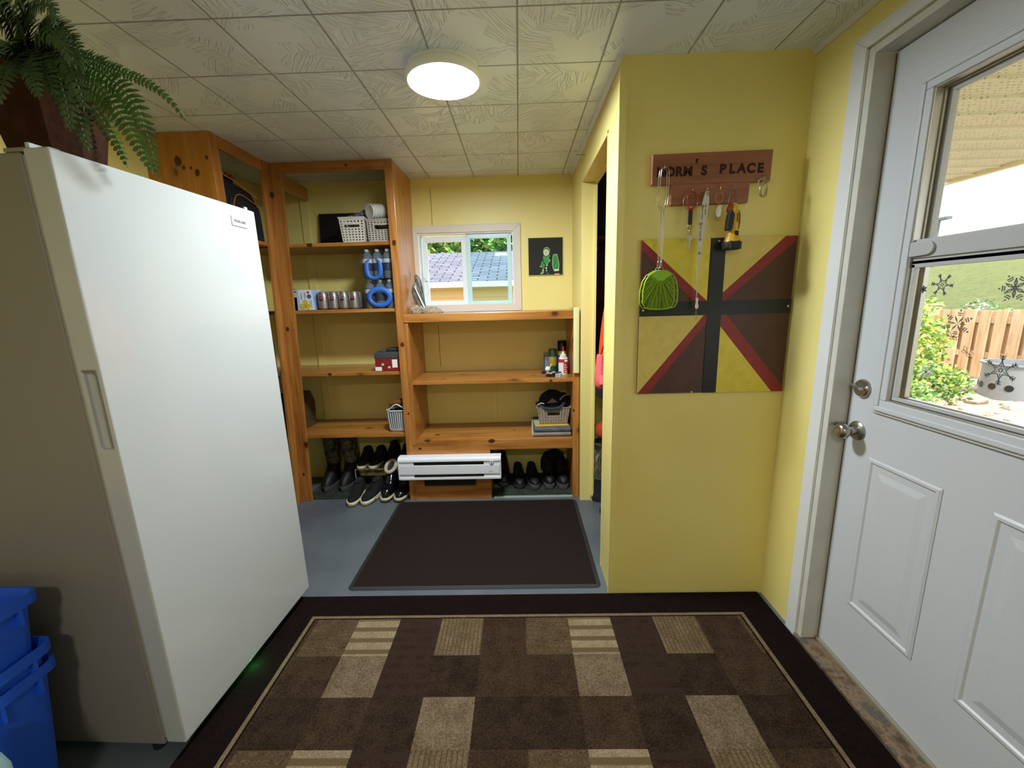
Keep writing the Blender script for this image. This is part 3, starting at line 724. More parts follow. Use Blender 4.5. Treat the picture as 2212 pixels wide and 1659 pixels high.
b = MB(); b.lathe([(0, .40), (.025, .40), (.025, .425), (0, .426)], (-1.205, .70, 0), 'z', 20, caps=False); b.build('cap', WHITE, T, smooth=40)

# ---------------------------------------------------------------- ceiling light
LC = (-.262, 1.725, H)
T = thing('ceiling_light', 'round flush ceiling light with a glowing white disc', 'light', LC)
b = MB(); b.lathe([(.120, 0), (.120, -.008), (.136, -.014), (.141, -.020), (.141, -.037), (.138, -.043), (.132, -.044), (.131, -.038), (.131, 0)], LC, 'z', 64, caps=False); b.build('rim', mat('lamp_rim', 'f6f6f6', .4), T, smooth=40)
EM = mat('lamp_diffuser', 'f0faff', .5, emit=LAMP)
b = MB(); b.lathe([(0, -.0425), (.10, -.0425), (.131, -.040)], LC, 'z', 64, caps=False); b.build('diffuser', EM, T, smooth=40)
T = thing('ceiling_light', 'unseen fill light added behind the viewer, shaped as a round ceiling light', 'light', (-.258, -1.0, H))  # unseen fixture, added only to fill the room from behind
b = MB(); b.lathe([(.137, 0), (.139, -.052), (.130, -.059), (.129, -.052), (.129, 0)], (-.258, -1.0, H), 'z', 64, caps=False); b.build('rim', 'lamp_rim', T, smooth=40)
EM2 = mat('rear_fill_diffuser', 'fffaf0', .5, emit=REAR_FILL)
b = MB(); b.lathe([(0, -.0565), (.129, -.054)], (-.258, -1.0, H), 'z', 64, caps=False); b.build('diffuser', EM2, T, smooth=40)

# ---------------------------------------------------------------- area rug
def pile(name, c0, c1, stripes=None):
    s = NT(name); f = s.noise(160, 3); g = s.noise(18, 4)
    c = s.mix(s.ramp(s.math('ADD', s.math('MULTIPLY', f, .65), s.math('MULTIPLY', g, .35)), [(.38, (0, 0, 0, 1)), (.62, (1, 1, 1, 1))]), c0, c1)
    if stripes:
        ax, fr_, cc, sh = stripes; x = s.xyz()['XYZ'.index(ax)]
        q = s.math('FRACT', s.math('MULTIPLY', x, fr_)); k = s.ramp(q, [(.0, (0, 0, 0, 1)), (sh, (0, 0, 0, 1)), (sh + .08, (1, 1, 1, 1)), (.95, (1, 1, 1, 1)), (1, (0, 0, 0, 1))])
        c = s.mix(k, c, cc)
    return s.out(c, 1, s.bump(s.noise(230, 3), .9, .008), Specular_IOR_Level=.06)
P_DK = pile('pile_dark', '261b14', '3f3024'); P_DK2 = pile('pile_dark_ribbed', '2b1d17', '3f2f26', ('Y', 24, '372a22', .5)); P_MD = pile('pile_brown', '2f2119', '4a3a2b')
P_TAN = pile('pile_tan', '5a4a38', '80705a'); P_TICK = pile('pile_tan_ticked', '554630', '7a6951', ('X', 62, '54422f', .72)); P_X = pile('pile_crosshatch', '3d2f21', '685640', ('Y', 46, '54442f', .6))
P_ST = pile('pile_light_stripe', '7a6a52', '9c8b71', ('Y', 1 / .056, '66543b', .55)); P_BR = pile('pile_border', '150d0b', '1d1311'); P_BG = pile('pile_beige_line', '6b5a43', '806f57'); P_ED = pile('pile_dark_line', '140c0a', '1c1210')
RM = [P_DK, P_DK2, P_MD, P_TAN, P_TICK, P_X, P_ST, P_BR, P_BG, P_ED]
T = thing('area_rug', 'brown patchwork area rug with a dark border', 'rug', (0, .7, 0))
RY1, RX0, RX1, RY0 = 1.672, -1.06, 1.055, -.62
ix0, ix1, iy1, iy0 = -.905, .905, 1.528, -.48
xs = sorted({RX0, ix0 - .022, ix0 - .007, ix0 + .0, ix1, ix1 + .007, ix1 + .022, RX1, *[k * .178 for k in range(-5, 6) if ix0 < k * .178 < ix1]})
ys = sorted({RY0, iy0 - .02, iy0 - .006, iy0, iy1, iy1 + .006, iy1 + .02, RY1, *[1.51 - .1698 * k for k in range(0, 12) if iy0 < 1.51 - .1698 * k < iy1]})
b = MB(); vv = {}
def gv(x, y):
    if (x, y) not in vv: vv[(x, y)] = b.bm.verts.new((x, y, .011))
    return vv[(x, y)]
for i in range(len(xs) - 1):
    for j in range(len(ys) - 1):
        cx, cy = (xs[i] + xs[i + 1]) / 2, (ys[j] + ys[j + 1]) / 2
        if ix0 < cx < ix1 and iy0 < cy < iy1:
            k = math.floor(cx / .178) % 5; r = math.floor((1.51 - cy) / .1698) % 3 if cy < 1.51 else -1
            mi = {(0, 0): 5, (0, 1): 6, (0, 2): 1, (0, 3): 4, (0, 4): 2, (1, 0): 2, (1, 1): 3, (1, 2): 1, (1, 3): 0, (1, 4): 2, (2, 0): 0, (2, 1): 2, (2, 2): 0, (2, 3): 3, (2, 4): 0}.get((r, k), 2)
            if r == -1: mi = {0: 5, 1: 6, 2: 1, 3: 4, 4: 2}[k]
        else:
            d = max(ix0 - cx, cx - ix1, iy0 - cy, cy - iy1)
            mi = 9 if d < .007 else 8 if d < .021 else 7
        b.mi = mi; b._f([gv(xs[i], ys[j]), gv(xs[i + 1], ys[j]), gv(xs[i + 1], ys[j + 1]), gv(xs[i], ys[j + 1])])
b.mi = 7
ed = [(RX0, y) for y in ys] + [(x, RY1) for x in xs[1:]] + [(RX1, y) for y in reversed(ys[:-1])] + [(x, RY0) for x in reversed(xs[1:-1])]
bot = [b.bm.verts.new((x, y, .001)) for x, y in ed]
for i in range(len(ed)):
    j = (i + 1) % len(ed); b._f([gv(*ed[i]), gv(*ed[j]), bot[j], bot[i]])
b._f(bot)
b.build('pile', RM, T)

# ---------------------------------------------------------------- ribbed doormat
s = NT('brown_ribbed_mat'); q = s.math('SINE', s.math('MULTIPLY', s.xyz()['Y'], 560)); f = s.noise(300, 3)
MATM = s.out(s.mix(f, '1f1816', '2b2220'), .95, s.bump(s.math('ADD', s.math('MULTIPLY', q, .5), f), .6, .003), Specular_IOR_Level=.08)
T = thing('doormat', 'large dark brown ribbed doormat before the low bookcase', 'mat', (-.25, 2.17, 0))
mx0, mx1, my0, my1 = -.853, .362, 1.722, 2.612
b = MB(); b.box(mx0 + .022, mx1 - .022, my0 + .022, my1 - .022, .001, .009); b.build('ribbed_surface', MATM, T, .001)
b = MB()
def rrect(x0, x1, y0, y1, z, r=.02):
    o = []
    for cx, cy, a0 in ((x1 - r, y1 - r, 0), (x0 + r, y1 - r, PI / 2), (x0 + r, y0 + r, PI), (x1 - r, y0 + r, 1.5 * PI)):
        for i in range(5): a = a0 + i * PI / 8; o.append((cx + r * math.cos(a), cy + r * math.sin(a), z))
    return o
b.rings([rrect(mx0, mx1, my0, my1, .0005, .03), rrect(mx0 + .003, mx1 - .003, my0 + .003, my1 - .003, .004, .03), rrect(mx0 + .022, mx1 - .022, my0 + .022, my1 - .022, .007, .012), rrect(mx0 + .022, mx1 - .022, my0 + .022, my1 - .022, .001, .012)], caps=False)
b.build('rubber_edge', mat('mat_rubber', '26282a', .6), T)
# green turf mats under the shelves
TURF = pile('green_turf', '1f2620', '4c5547')
for nm, x0, x1, y0, lab in (('turf_mat', -1.54, -.80, 2.672, 'green turf mat under the tall corner shelves'), ('turf_mat', -.212, .342, 2.672, 'green turf mat under the low bookcase')):
    T = tag(box(nm, TURF, None, x0, x1, y0, YB - .01, .001, .009, .002), lab, 'mat', 'green turf mats')
b = MB(); b.box(-.20, .345, 2.645, 2.672, .001, .006); struct(b.build('trim_12', mat('edge_strip', '9aa39c', .5)), 'pale strip at the front of the turf mat', 'trim')

# ================================================================ things on the closet wall
WY = 1.68
# painted board: yellow and brown quarters, black cross, red diagonals
s = NT('board_yellow'); s.out(s.ramp(s.noise(30, 5), [(.3, 'd8c338'), (.7, 'e3cf49')]), .45, s.bump(s.noise(45, 5), .35, .004)); BYL = s.M
s = NT('board_pale_yellow'); s.out(s.ramp(s.noise(30, 5), [(.3, 'd2bd62'), (.7, 'dcc870')]), .45, s.bump(s.noise(45, 5), .35, .004)); BPY = s.M
BBR = mat('board_brown', '50342c', .5, var=.12, vs=14, bump=.1); BRE = mat('board_red', '8c2a30', .5, var=.15, vs=20, bump=.1); BBK = mat('board_black', '17181d', .45, var=.2, vs=14, bump=.1)
T = thing('painted_board', 'square board painted in yellow and brown triangles with a black cross and red diagonals', 'wall art', (.775, WY, 1.25))
X0, X1, Z0_, Z1_ = .479, 1.070, .947, 1.553; y1 = WY - .001; y0 = WY - .014
b = MB(); b.box(X0, X1, y0, y1, Z0_, Z1_); b.build('board', BBR, T, .001)
cx0, cx1, cz0, cz1 = .745, .800, 1.262, 1.317
def flat(pts, name, m, d): b = MB(); b.prism(pts, 'y', y0 - d, y0 + .001); b.build(name, m, T)
flat([(X0, Z1_), (cx0 - .004, Z1_), (cx0 - .004, cz1 + .0)], 'yellow_triangle', BYL, .0008)
flat([(X1 - .045, Z1_), (cx1, Z1_), (cx1, cz1 + .03)], 'yellow_triangle', BPY, .0008)
flat([(X0, Z0_), (X0, cz0), (cx0 - .01, cz0)], 'yellow_triangle', BPY, .0008)
flat([(cx1, Z0_), (X1 - .045, Z0_), (cx1, cz0 - .045)], 'yellow_triangle', BYL, .0008)
def stripe(p, q, ww):
    p, q = Vector(p), Vector(q); d = (q - p); n_ = Vector((-d.y, d.x)).normalized() * ww
    return [tuple(p), tuple(q), tuple(q + n_), tuple(p + n_)]
flat([(X0, Z1_), (X0, Z1_ - .038), (cx0 - .055, cz1), (cx0 - .004, cz1)], 'red_stripe', BRE, .0014)
flat([(X1, Z1_), (X1 - .045, Z1_), (cx1, cz1 + .03), (cx1, cz1 + .0), (cx1 + .012, cz1), (X1, Z1_ - .014)], 'red_stripe', BRE, .0014)
flat([(X0, Z0_), (cx0 - .012, cz0), (cx0, cz0), (cx0, cz0 - .03), (X0 + .045, Z0_)], 'red_stripe', BRE, .0014)
flat([(cx1, cz0), (cx1 + .02, cz0), (X1, Z0_ + .02), (X1, Z0_), (X1 - .045, Z0_), (cx1, cz0 - .045)], 'red_stripe', BRE, .0014)
b = MB(); b.box(cx0, cx1, y0 - .0024, y0 + .001, Z0_, Z1_); b.box(X0, X1, y0 - .002, y0 + .001, cz0, cz1); b.build('black_cross', BBK, T)
for x, z in ((X0 + .012, 1.286), (X1 - .012, 1.289), (.772, Z1_ - .012), (.70, Z0_ + .004)):
    b = MB(); b.lathe([(0, -.004), (.004, -.003), (.005, 0), (.005, .003)], (x, y0 - .002, z), 'y', 12, caps=False); b.build('nail_head', WIRE, T, smooth=50)

# key rack
T = thing('key_rack', 'stained wooden key rack with stencilled lettering and brass hooks', 'key rack', (.72, WY, 1.75))
b = MB(); b.prism([(.505, 1.746), (.944, 1.748), (.946, 1.857), (.505, 1.853)], 'y', WY - .021, WY); b.build('sign_board', 'cedar_x', T, .004)
b = MB(); b.prism([(.578, 1.673), (.868, 1.675), (.870, 1.7485), (.577, 1.7485)], 'y', WY - .021, WY); b.build('hook_board', 'cedar_x', T, .004)
INK = mat('burnt_lettering', '33190e', .8)
def stencil(chars, x, z, sz, pitch):
    for i, c in enumerate(chars):
        if c == ' ': continue
        yy = .022 if c == "'" else 0
        text('letter', c, sz, INK, T, Matrix.Translation((x + i * pitch, WY - .0212, z + yy)) @ RXF @ Matrix.Rotation(-.03, 4, 'Z'), .0005, local=False, bold=.0022)
stencil('NORM', .540, 1.789, .044, .0325); stencil("'S", .668, 1.790, .044, .029); stencil('PLACE', .765, 1.793, .044, .0345)
def hook(x, z):
    b = MB(); yb_ = WY - .021
    b.tube([(x, yb_, z + .012), (x, yb_ - .008, z + .012)] + [(x, yb_ - .008 - .010 * math.sin(a), z + .002 + .010 * math.cos(a)) for a in [i * PI / 8 for i in range(0, 13)]], .0012, 6)
    return b.build('hook', BRASS, T, smooth=60)
HX = [(.547, 1.800), (.653, 1.719), (.707, 1.722), (.755, 1.722), (.802, 1.724), (.912, 1.754)]
for x, z in HX: hook(x, z)
HY = WY - .037
def circle(c, r, ax='y', n=20, sx=1, sz=1):
    return [Vector(c) + Vector((r * math.cos(a) * sx, 0, r * math.sin(a) * sz)) if ax == 'y' else Vector(c) + Vector((0, r * math.cos(a) * sx, r * math.sin(a) * sz)) for a in [2 * PI * i / n for i in range(n)]]

# fly swatter
SW = mat('lime_plastic', '8fc12e', .4); SWW = WIRE
T = SWAT = thing('fly_swatter', 'front lime green fly swatter of the two hanging nested from the key rack', 'fly swatter', (.547, HY, 1.80), group='fly swatters on the key rack')
b = MB()
L_ = [(.5495, 1.803), (.540, 1.799), (.535, 1.785), (.532, 1.72), (.534, 1.675), (.545, 1.655), (.546, 1.60), (.545, 1.52), (.545, 1.455), (.539, 1.443), (.540, 1.425)]
Rr = [(.5495, 1.803), (.558, 1.799), (.563, 1.785), (.565, 1.72), (.562, 1.675), (.550, 1.655), (.551, 1.60), (.550, 1.52), (.550, 1.455), (.556, 1.443), (.555, 1.425)]
b.tube(cr([(x, HY, z) for x, z in L_], 5), .0013, 6); b.build('wire_handle', SWW, T, smooth=60)
b = MB(); b.tube(cr([(x, HY, z) for x, z in Rr], 5), .0013, 6); b.build('wire_handle', SWW, T, smooth=60)
b = MB(); b.tube([(.5475 + .003 * math.sin(k * 1.3), HY + .003 * math.cos(k * 1.3), 1.475 - k * .0022) for k in range(14)], .0012, 5); b.build('wire_twist', SWW, T, smooth=60)
cxs = .5495
out = [(-.018, 1.436), (.020, 1.436), (.047, 1.420), (.061, 1.395), (.067, 1.36), (.067, 1.315), (.058, 1.298), (.030, 1.291), (0, 1.289), (-.030, 1.291), (-.058, 1.298), (-.067, 1.315), (-.067, 1.36), (-.060, 1.395), (-.045, 1.420)]
P = [(cxs + a, HY, z) for a, z in out]
b = MB(); b.tube([Vector(p) for p in P], .0022, 6, closed=True); b.build('rim', SW, T, smooth=60)
b = MB(); b.prism([(cxs + a, z) for a, z in ((-.018, 1.437), (.020, 1.437), (.044, 1.420), (.020, 1.408), (.012, 1.398), (-.010, 1.398), (-.020, 1.408), (-.042, 1.420))], 'y', HY - .0012, HY + .0012); b.build('neck_plate', SW, T)
b = MB(); oc = Vector((cxs, 0, 1.418))
def inside_r(ang):     # distance from the hub to the outline in direction ang
    d = Vector((math.cos(ang), 0, math.sin(ang))); best = .1
    for i in range(len(P)):
        a, c = Vector(P[i]), Vector(P[(i + 1) % len(P)]); e = c - a; den = d.x * e.z - d.z * e.x
        if abs(den) < 1e-9: continue
        t = ((a.x - oc.x) * e.z - (a.z - oc.z) * e.x) / den; u = ((a.x - oc.x) * d.z - (a.z - oc.z) * d.x) / den
        if t > .01 and -1e-6 <= u <= 1 + 1e-6: best = t; return best
    return best
for k in range(11):
    a = -PI + .22 + k * (PI - .44) / 10; r = inside_r(a)
    b.tube([(oc.x + .015 * math.cos(a), HY, oc.z + .015 * math.sin(a)), (oc.x + r * math.cos(a), HY, oc.z + r * math.sin(a))], .0012, 5)
q = .026
while q < .135:
    pts = []
    for k in range(25):
        a = -PI + .1 + k * (PI - .2) / 24; r = inside_r(a)
        if q < r: pts.append(Vector((oc.x + q * math.cos(a), HY, oc.z + q * math.sin(a))))
        else:
            if len(pts) > 1: b.tube(pts, .0008, 4)
            pts = []
    if len(pts) > 1: b.tube(pts, .0008, 4)
    q += .0052
b.build('mesh', SW, T)

c = copy_tree(SWAT); c['label'] = 'back fly swatter, just left of and behind the lime green one on the same hook'
c.location += Vector((-.004, .009, -.001)); c.rotation_euler.y = .012
SW2 = mat('olive_lime_plastic', 'a9b52c', .4)
for ch in c.children:
    if ch.name.split('.')[0] in ('rim', 'neck_plate', 'mesh'): ch.data = ch.data.copy(); ch.data.materials.clear(); ch.data.materials.append(SW2)
# red carabiner key holder
T = thing('key_holder', 'red carabiner with black strap and a door key hanging from the rack', 'keys', (.653, HY, 1.71))
RED = mat('red_enamel', '9c1f26', .3)
b = MB(); b.tube([Vector((.650 + p[0], HY - .002, 1.678 + p[1])) for p in ((-.006, .038), (.008, .036), (.017, .022), (.016, .002), (.006, -.022), (-.008, -.024), (-.014, -.005), (-.015, .022))], .0026, 8, closed=True); b.build('carabiner', RED, T, smooth=60)
b = MB(); b.tube(circle((.648, HY + .003, 1.682), .027, n=24, sz=1.05), .0012, 6, closed=True); b.build('wire_ring', WIRE, T, smooth=60)
b = MB(); b.box(.641, .656, HY - .004, HY, 1.601, 1.652); b.build('strap', BLACK, T, .001)
b = MB(); b.box(.6405, .6565, HY - .0055, HY + .001, 1.650, 1.658); b.build('clamp', RED, T, .001)
b = MB(); b.tube(circle((.649, HY - .002, 1.592), .009, sx=.9), .0016, 6, closed=True); b.tube(circle((.650, HY - .002, 1.572), .006, sx=.6, sz=1.9), .0011, 6, closed=True); b.build('split_ring', BRASS, T, smooth=60)
NICK = mat('nickel', 'b3aa97', .35, 1)
def key(name, x, y, z, s, parent, m):
    b = MB(); y0k, y1k = y - .001, y + .001
    b.prism([(x + s * p[0], z + s * p[1]) for p in ((-.004, 0), (-.011, -.004), (-.012, -.012), (-.006, -.020), (-.003, -.022), (-.003, -.050), (0, -.053), (.004, -.049), (.004, -.044), (.002, -.041), (.004, -.037), (.002, -.034), (.004, -.030), (.004, -.022), (.007, -.020), (.012, -.012), (.011, -.004), (.004, 0))], 'y', y0k, y1k)
    return b.build(name, m, parent)
key('key', .650, HY - .002, 1.563, 1.02, T, NICK)

# white lanyard
T = thing('lanyard', 'long white printed lanyard with a metal clip hanging from the rack', 'lanyard', (.706, HY, 1.71))
LW = mat('white_ribbon', 'd3d0c8', .7); LI = mat('ribbon_print', '3a3a3c', .7)
def ribbon(pts, w, name, m, parent, yy=0):
    b = MB(); rs = []
    for i, (x, y, z, tw) in enumerate(pts):
        dx, dy = math.cos(tw) * w / 2, math.sin(tw) * w / 2
        rs.append([(x - dx, y - dy - .0005, z), (x + dx, y + dy - .0005, z), (x + dx, y + dy + .0005, z), (x - dx, y - dy + .0005, z)])
    b.rings(rs); return b.build(name, m, parent, smooth=60)
ribbon([(.706, HY - .004, 1.715, 0), (.698, HY - .006, 1.69, 0), (.690, HY - .006, 1.65, 0), (.688, HY - .005, 1.60, 0), (.688, HY - .004, 1.56, .1), (.688, HY - .003, 1.50, .3), (.688, HY - .003, 1.44, .9), (.689, HY - .003, 1.38, 1.2), (.689, HY - .003, 1.33, 1.1)], .013, 'ribbon', LW, T)
ribbon([(.708, HY + .002, 1.715, 0), (.710, HY + .001, 1.67, 0), (.704, HY, 1.63, 0), (.697, HY, 1.57, 0), (.692, HY, 1.50, .2), (.690, HY, 1.42, .7), (.690, HY, 1.33, 1.0)], .013, 'ribbon', LW, T)
for z, x in ((1.662, .690), (1.600, .687), (1.545, .6875), (1.495, .688)):
    b = MB(); b.tube(circle((x, HY - .0075, z), .0045, n=16), .0008, 5, closed=True); b.box(x - .0035, x + .0035, HY - .008, HY - .007, z - .0005, z + .0005); b.build('print', LI, T)
for z, x in ((1.635, .690), (1.572, .6875), (1.650, .7015)):
    b = MB(); rq = random.Random(int(z * 1000))
    for k in range(9):
        if k != 3: hq = .0022 + .0014 * rq.random(); b.box(x - hq / 2, x + hq / 2, HY - .0082, HY - .0072, z + .018 - k * .0045, z + .0205 - k * .0045)
    b.build('print', LI, T)
b = MB(); b.tube(circle((.7075, HY - .007, 1.706), .005, n=16), .001, 5, closed=True); b.build('print', LI, T)
b = MB(); b.prism([(.684, 1.330), (.696, 1.330), (.695, 1.312), (.698, 1.296), (.695, 1.288), (.686, 1.288), (.683, 1.298), (.686, 1.312)], 'y', HY - .006, HY - .001); b.build('swivel_clip', WIRE, T, .001)
b = MB(); b.tube([(.691, HY - .003, 1.288), (.690, HY - .003, 1.276), (.686, HY - .003, 1.255), (.689, HY - .003, 1.246), (.694, HY - .003, 1.248), (.696, HY - .003, 1.262), (.691, HY - .003, 1.276)], .0009, 5); b.build('wire_hook', BRASS, T, smooth=60)

# small key ring
T = thing('key_ring', 'small wire key ring with an oval silver tag hanging from the rack', 'keys', (.755, HY, 1.71))
b = MB(); b.tube(circle((.752, HY, 1.692), .016, n=22, sx=.9, sz=1.2), .0009, 5, closed=True); b.build('ring', BRASS, T, smooth=60)
b = MB(); b.lathe([(0, -.0012), (.010, -.001), (.0105, 0), (.010, .001), (0, .0012)], (.751, HY - .003, 1.643), 'y', 24, sq=(2.0, 1), caps=False); b.build('oval_tag', mat('silver_tag', 'c9c6bd', .35, .6), T, smooth=40)
key('key', .757, HY + .002, 1.668, .8, T, NICK)

# flashlight
FY_ = mat('flashlight_yellow', 'd9a92c', .4); FB = mat('flashlight_rubber', '1f2124', .6)
T = thing('flashlight', 'yellow and black flashlight hanging head down by a carabiner from the rack', 'flashlight', (.80, 1.64, 1.65))
fc = (.800, WY - .044)
b = MB(); b.lathe([(0, 1.672), (.007, 1.670), (.012, 1.655), (.017, 1.630), (.018, 1.60), (.017, 1.572), (.021, 1.558), (.030, 1.536), (.031, 1.530), (0, 1.530)], (fc[0] + .008, fc[1], 0), 'z', 28, sq=(1, .95), caps=False); b.build('body', FY_, T, smooth=40)
b = MB(); b.lathe([(0, 1.534), (.0315, 1.532), (.0325, 1.528), (.0325, 1.512), (.030, 1.507), (.027, 1.505), (0, 1.505)], (fc[0] + .006, fc[1], 0), 'z', 28, caps=False); b.build('lens_ring', FB, T, smooth=40)
for k in range(7):
    a = k * 2 * PI / 7 - .3
    b = MB(); b.lathe([(.004, 1.506), (.004, 1.534)], (fc[0] + .006 + .031 * math.cos(a), fc[1] + .031 * math.sin(a), 0), 'z', 6); b.build('lens_lug', FB, T)
b = MB(); b.prism([(.7765, 1.572), (.796, 1.574), (.799, 1.60), (.801, 1.628), (.793, 1.642), (.786, 1.645), (.779, 1.62)], 'y', fc[1] - .022, fc[1] + .004); b.build('grip', FB, T, .003)
b = MB(); b.prism([(.8255, 1.575), (.829, 1.60), (.8275, 1.63), (.822, 1.645), (.822, 1.60)], 'y', fc[1] - .008, fc[1] + .006); b.build('grip', FB, T, .001)
b = MB(); b.box(.806, .820, fc[1] - .0235, fc[1] - .012, 1.552, 1.570); b.build('switch', FB, T, .004)
b = MB()
for k, hq in enumerate((.0035, .003, .0035, .003, .0035, .003)): b.box(.8115, .8115 + hq, fc[1] - .0195, fc[1] - .0165, 1.602 + k * .0052, 1.6055 + k * .0052)
b.build('lettering', FB, T)
b = MB(); b.tube([Vector((.798 + p[0], HY - .002, 1.690 + p[1])) for p in ((0, .031), (.009, .025), (.016, -.02), (.014, -.030), (.006, -.033), (-.010, -.030), (-.012, -.02), (-.006, .025))], .0018, 6, closed=True); b.build('carabiner', mat('steel_carabiner', '8a7f70', .35, 1), T, smooth=60)
b = MB(); b.prism([(.783, 1.655), (.792, 1.672), (.795, 1.668), (.790, 1.640), (.782, 1.640)], 'y', fc[1] - .01, fc[1] + .01); b.build('neck_pad', RED, T, .002)

# carabiner clip on the right hook
T = thing('carabiner_clip', 'two small silver clips hanging from the right end hook of the key rack', 'clip', (.912, HY, 1.74))
for dx, r_ in ((0, .2), (-.006, -.25)):
    b = MB()
    pts = [Vector((.912 + dx + p[0] * math.cos(r_) - p[1] * math.sin(r_) * .4, HY - .002 + dx, 1.716 + p[1])) for p in ((0, .027), (.009, .022), (.013, .004), (.009, -.022), (0, -.028), (-.009, -.022), (-.012, .004), (-.008, .022))]
    b.tube(pts, .0018, 6, closed=True); b.build('clip_wire', WIRE, T, smooth=60)
b = MB(); b.tube(circle((.905, HY + .003, 1.741), .012, n=18), .002, 6, closed=True); b.build('loop', mat('clear_loop', 'b5b2a4', .3), T, smooth=60)

# nail in the closet wall
tag((lambda b: (b.lathe([(0, 0), (.0028, 0), (.0028, .0015), (.0012, .0015), (.0012, .042), (0, .045)], (0, 0, 0), 'z', 8, caps=False), b)[1])(MB()).xf(Matrix.Translation((.343, 2.50, 2.128)) @ Matrix.Rotation(PI / 2, 4, 'Y')).build('nail', mat('dark_nail', '4b4436', .5, .6)), 'nail sticking out of the closet wall above the doorway', 'nail')

# ---------------------------------------------------------------- small painting on the back wall
T = thing('small_painting', 'small black painting of a green figure beside a green cocoon shape', 'painting', (.198, YB, 1.65))
px0, px1, pz0, pz1 = .078, .320, 1.519, 1.773
b = MB(); b.box(px0 - .004, px1 + .003, YB - .009, YB - .0005, pz0 - .004, pz1 + .004); b.build('canvas', mat('canvas_edge', 'cdbf85', .7), T)
PBK = mat('painting_black', '211e1d', .75, var=.1)
b = MB(); b.box(px0, px1, YB - .0095, YB - .008, pz0, pz1); b.build('black_ground', PBK, T)
G1 = mat('paint_green', '3a9144', .6, var=.35, vs=90); G2 = mat('paint_light_green', '8fbf88', .6); G3 = mat('paint_white', 'd8dfc4', .6); G4 = mat('paint_dark_green', '27703a', .6); G5 = mat('paint_pink', 'cfb0a0', .6); G6 = mat('paint_tag', 'd0926a', .6)
def pp(cx, cy): return (px0 + (cx - 305) / (1435 - 305) * (px1 - px0), pz1 - (cy - 235) / (1400 - 235) * (pz1 - pz0))
def dab(pts, m, lay=0, nm='brush_mark'):
    b = MB(); b.prism([pp(*p) for p in pts], 'y', YB - .0098 - .0003 * lay, YB - .009); b.build(nm, m, T)
def ell(cx, cy, rx, ry, n=18): return [(cx + rx * math.cos(2 * PI * i / n), cy + ry * math.sin(2 * PI * i / n)) for i in range(n)]
dab(ell(905, 650, 112, 128), G2, 0); dab(ell(903, 655, 98, 112), G4, 1); dab(ell(888, 690, 92, 98), G3, 2); dab(ell(885, 690, 58, 60), G5, 3)
dab([(800, 770), (1000, 760), (1015, 830), (960, 860), (1030, 950), (950, 1040), (880, 1070), (820, 1010), (775, 870)], G1, 1)
dab([(955, 865), (1030, 950), (950, 1035), (945, 1015), (1000, 950), (940, 880)], G2, 2)
dab([(760, 940), (800, 1010), (770, 1110), (690, 1080)], G1, 1); dab([(655, 1120), (760, 1110), (740, 1150), (690, 1150)], G2, 2)
dab([(800, 1040), (850, 1060), (815, 1200), (755, 1190)], G1, 1); dab([(755, 1205), (810, 1210), (800, 1330), (760, 1370), (680, 1365), (690, 1340), (755, 1300)], G2, 2)
dab([(885, 1060), (950, 1030), (930, 1130), (880, 1130)], G2, 1); dab([(865, 1160), (905, 1160), (915, 1215), (860, 1215)], G3, 1); dab([(875, 1250), (920, 1250), (910, 1285), (880, 1280)], G3, 1)
dab([(860, 1300), (880, 1300), (890, 1350), (870, 1355)], G4, 1); dab([(920, 1335), (975, 1360), (930, 1370)], G2, 1)
dab([(1125, 755), (1250, 745), (1290, 900), (1325, 1080), (1315, 1230), (1115, 1235), (1085, 1050), (1090, 880)], G2, 0)
dab([(1140, 775), (1240, 770), (1270, 900), (1300, 1080), (1295, 1220), (1135, 1225), (1110, 1050), (1110, 890)], G1, 1)
dab(ell(1195, 890, 68, 72), G4, 2); dab(ell(1195, 885, 48, 52), G1, 3); dab(ell(1210, 1110, 80, 105), G4, 2); dab(ell(1215, 1110, 55, 78), G1, 3)
dab([(1145, 1230), (1310, 1222), (1308, 1282), (1150, 1290)], G3, 2); dab([(1165, 1362), (1318, 1355), (1320, 1400), (1165, 1402)], G6, 1)

# ================================================================ things on the low bookcase
ROCK = NT('rough_stone'); ROCK.out(ROCK.ramp(ROCK.noise(60, 6, rough=.7), [(.3, '6d5f4c'), (.5, 'a08f76'), (.7, 'b9aa90')]), .85, ROCK.bump(ROCK.noise(70, 5), .8, .01))
T = thing('stone_ornament', 'carved stone bird ornament on rough rocks beside the small window', 'ornament', (-.66, 2.88, 1.273))
def rock(c, r, seed, name, m):
    b = MB(); b.blob(c, r, 3, .10, seed)
    for v_ in b.bm.verts: v_.co.z = max(v_.co.z, 1.274)
    b.build(name, m, T, smooth=20)
rock((-.695, 2.82, 1.292), (.038, .035, .040), 1, 'rock', ROCK.M); rock((-.585, 2.80, 1.284), (.062, .035, .036), 2, 'rock', ROCK.M); rock((-.535, 2.80, 1.278), (.03, .02, .012), 5, 'rock', ROCK.M)
SG = NT('grey_carved_stone'); SG.out(SG.ramp(SG.noise(30, 5), [(.3, '3d3f3a'), (.6, '6f6f66'), (.8, '8f8d84')]), .35, SG.bump(SG.noise(50, 3), .3, .006))
b = MB(); b.rings([[(x + r * math.cos(a) * 1.0, 2.86 + r * .6 * math.sin(a), z) for a in [2 * PI * i / 12 for i in range(12)]] for x, z, r in ((-.660, 1.28, .010), (-.672, 1.32, .018), (-.690, 1.37, .026), (-.700, 1.42, .028), (-.702, 1.455, .020), (-.700, 1.48, .006))]); b.build('wing', SG.M, T, smooth=60)
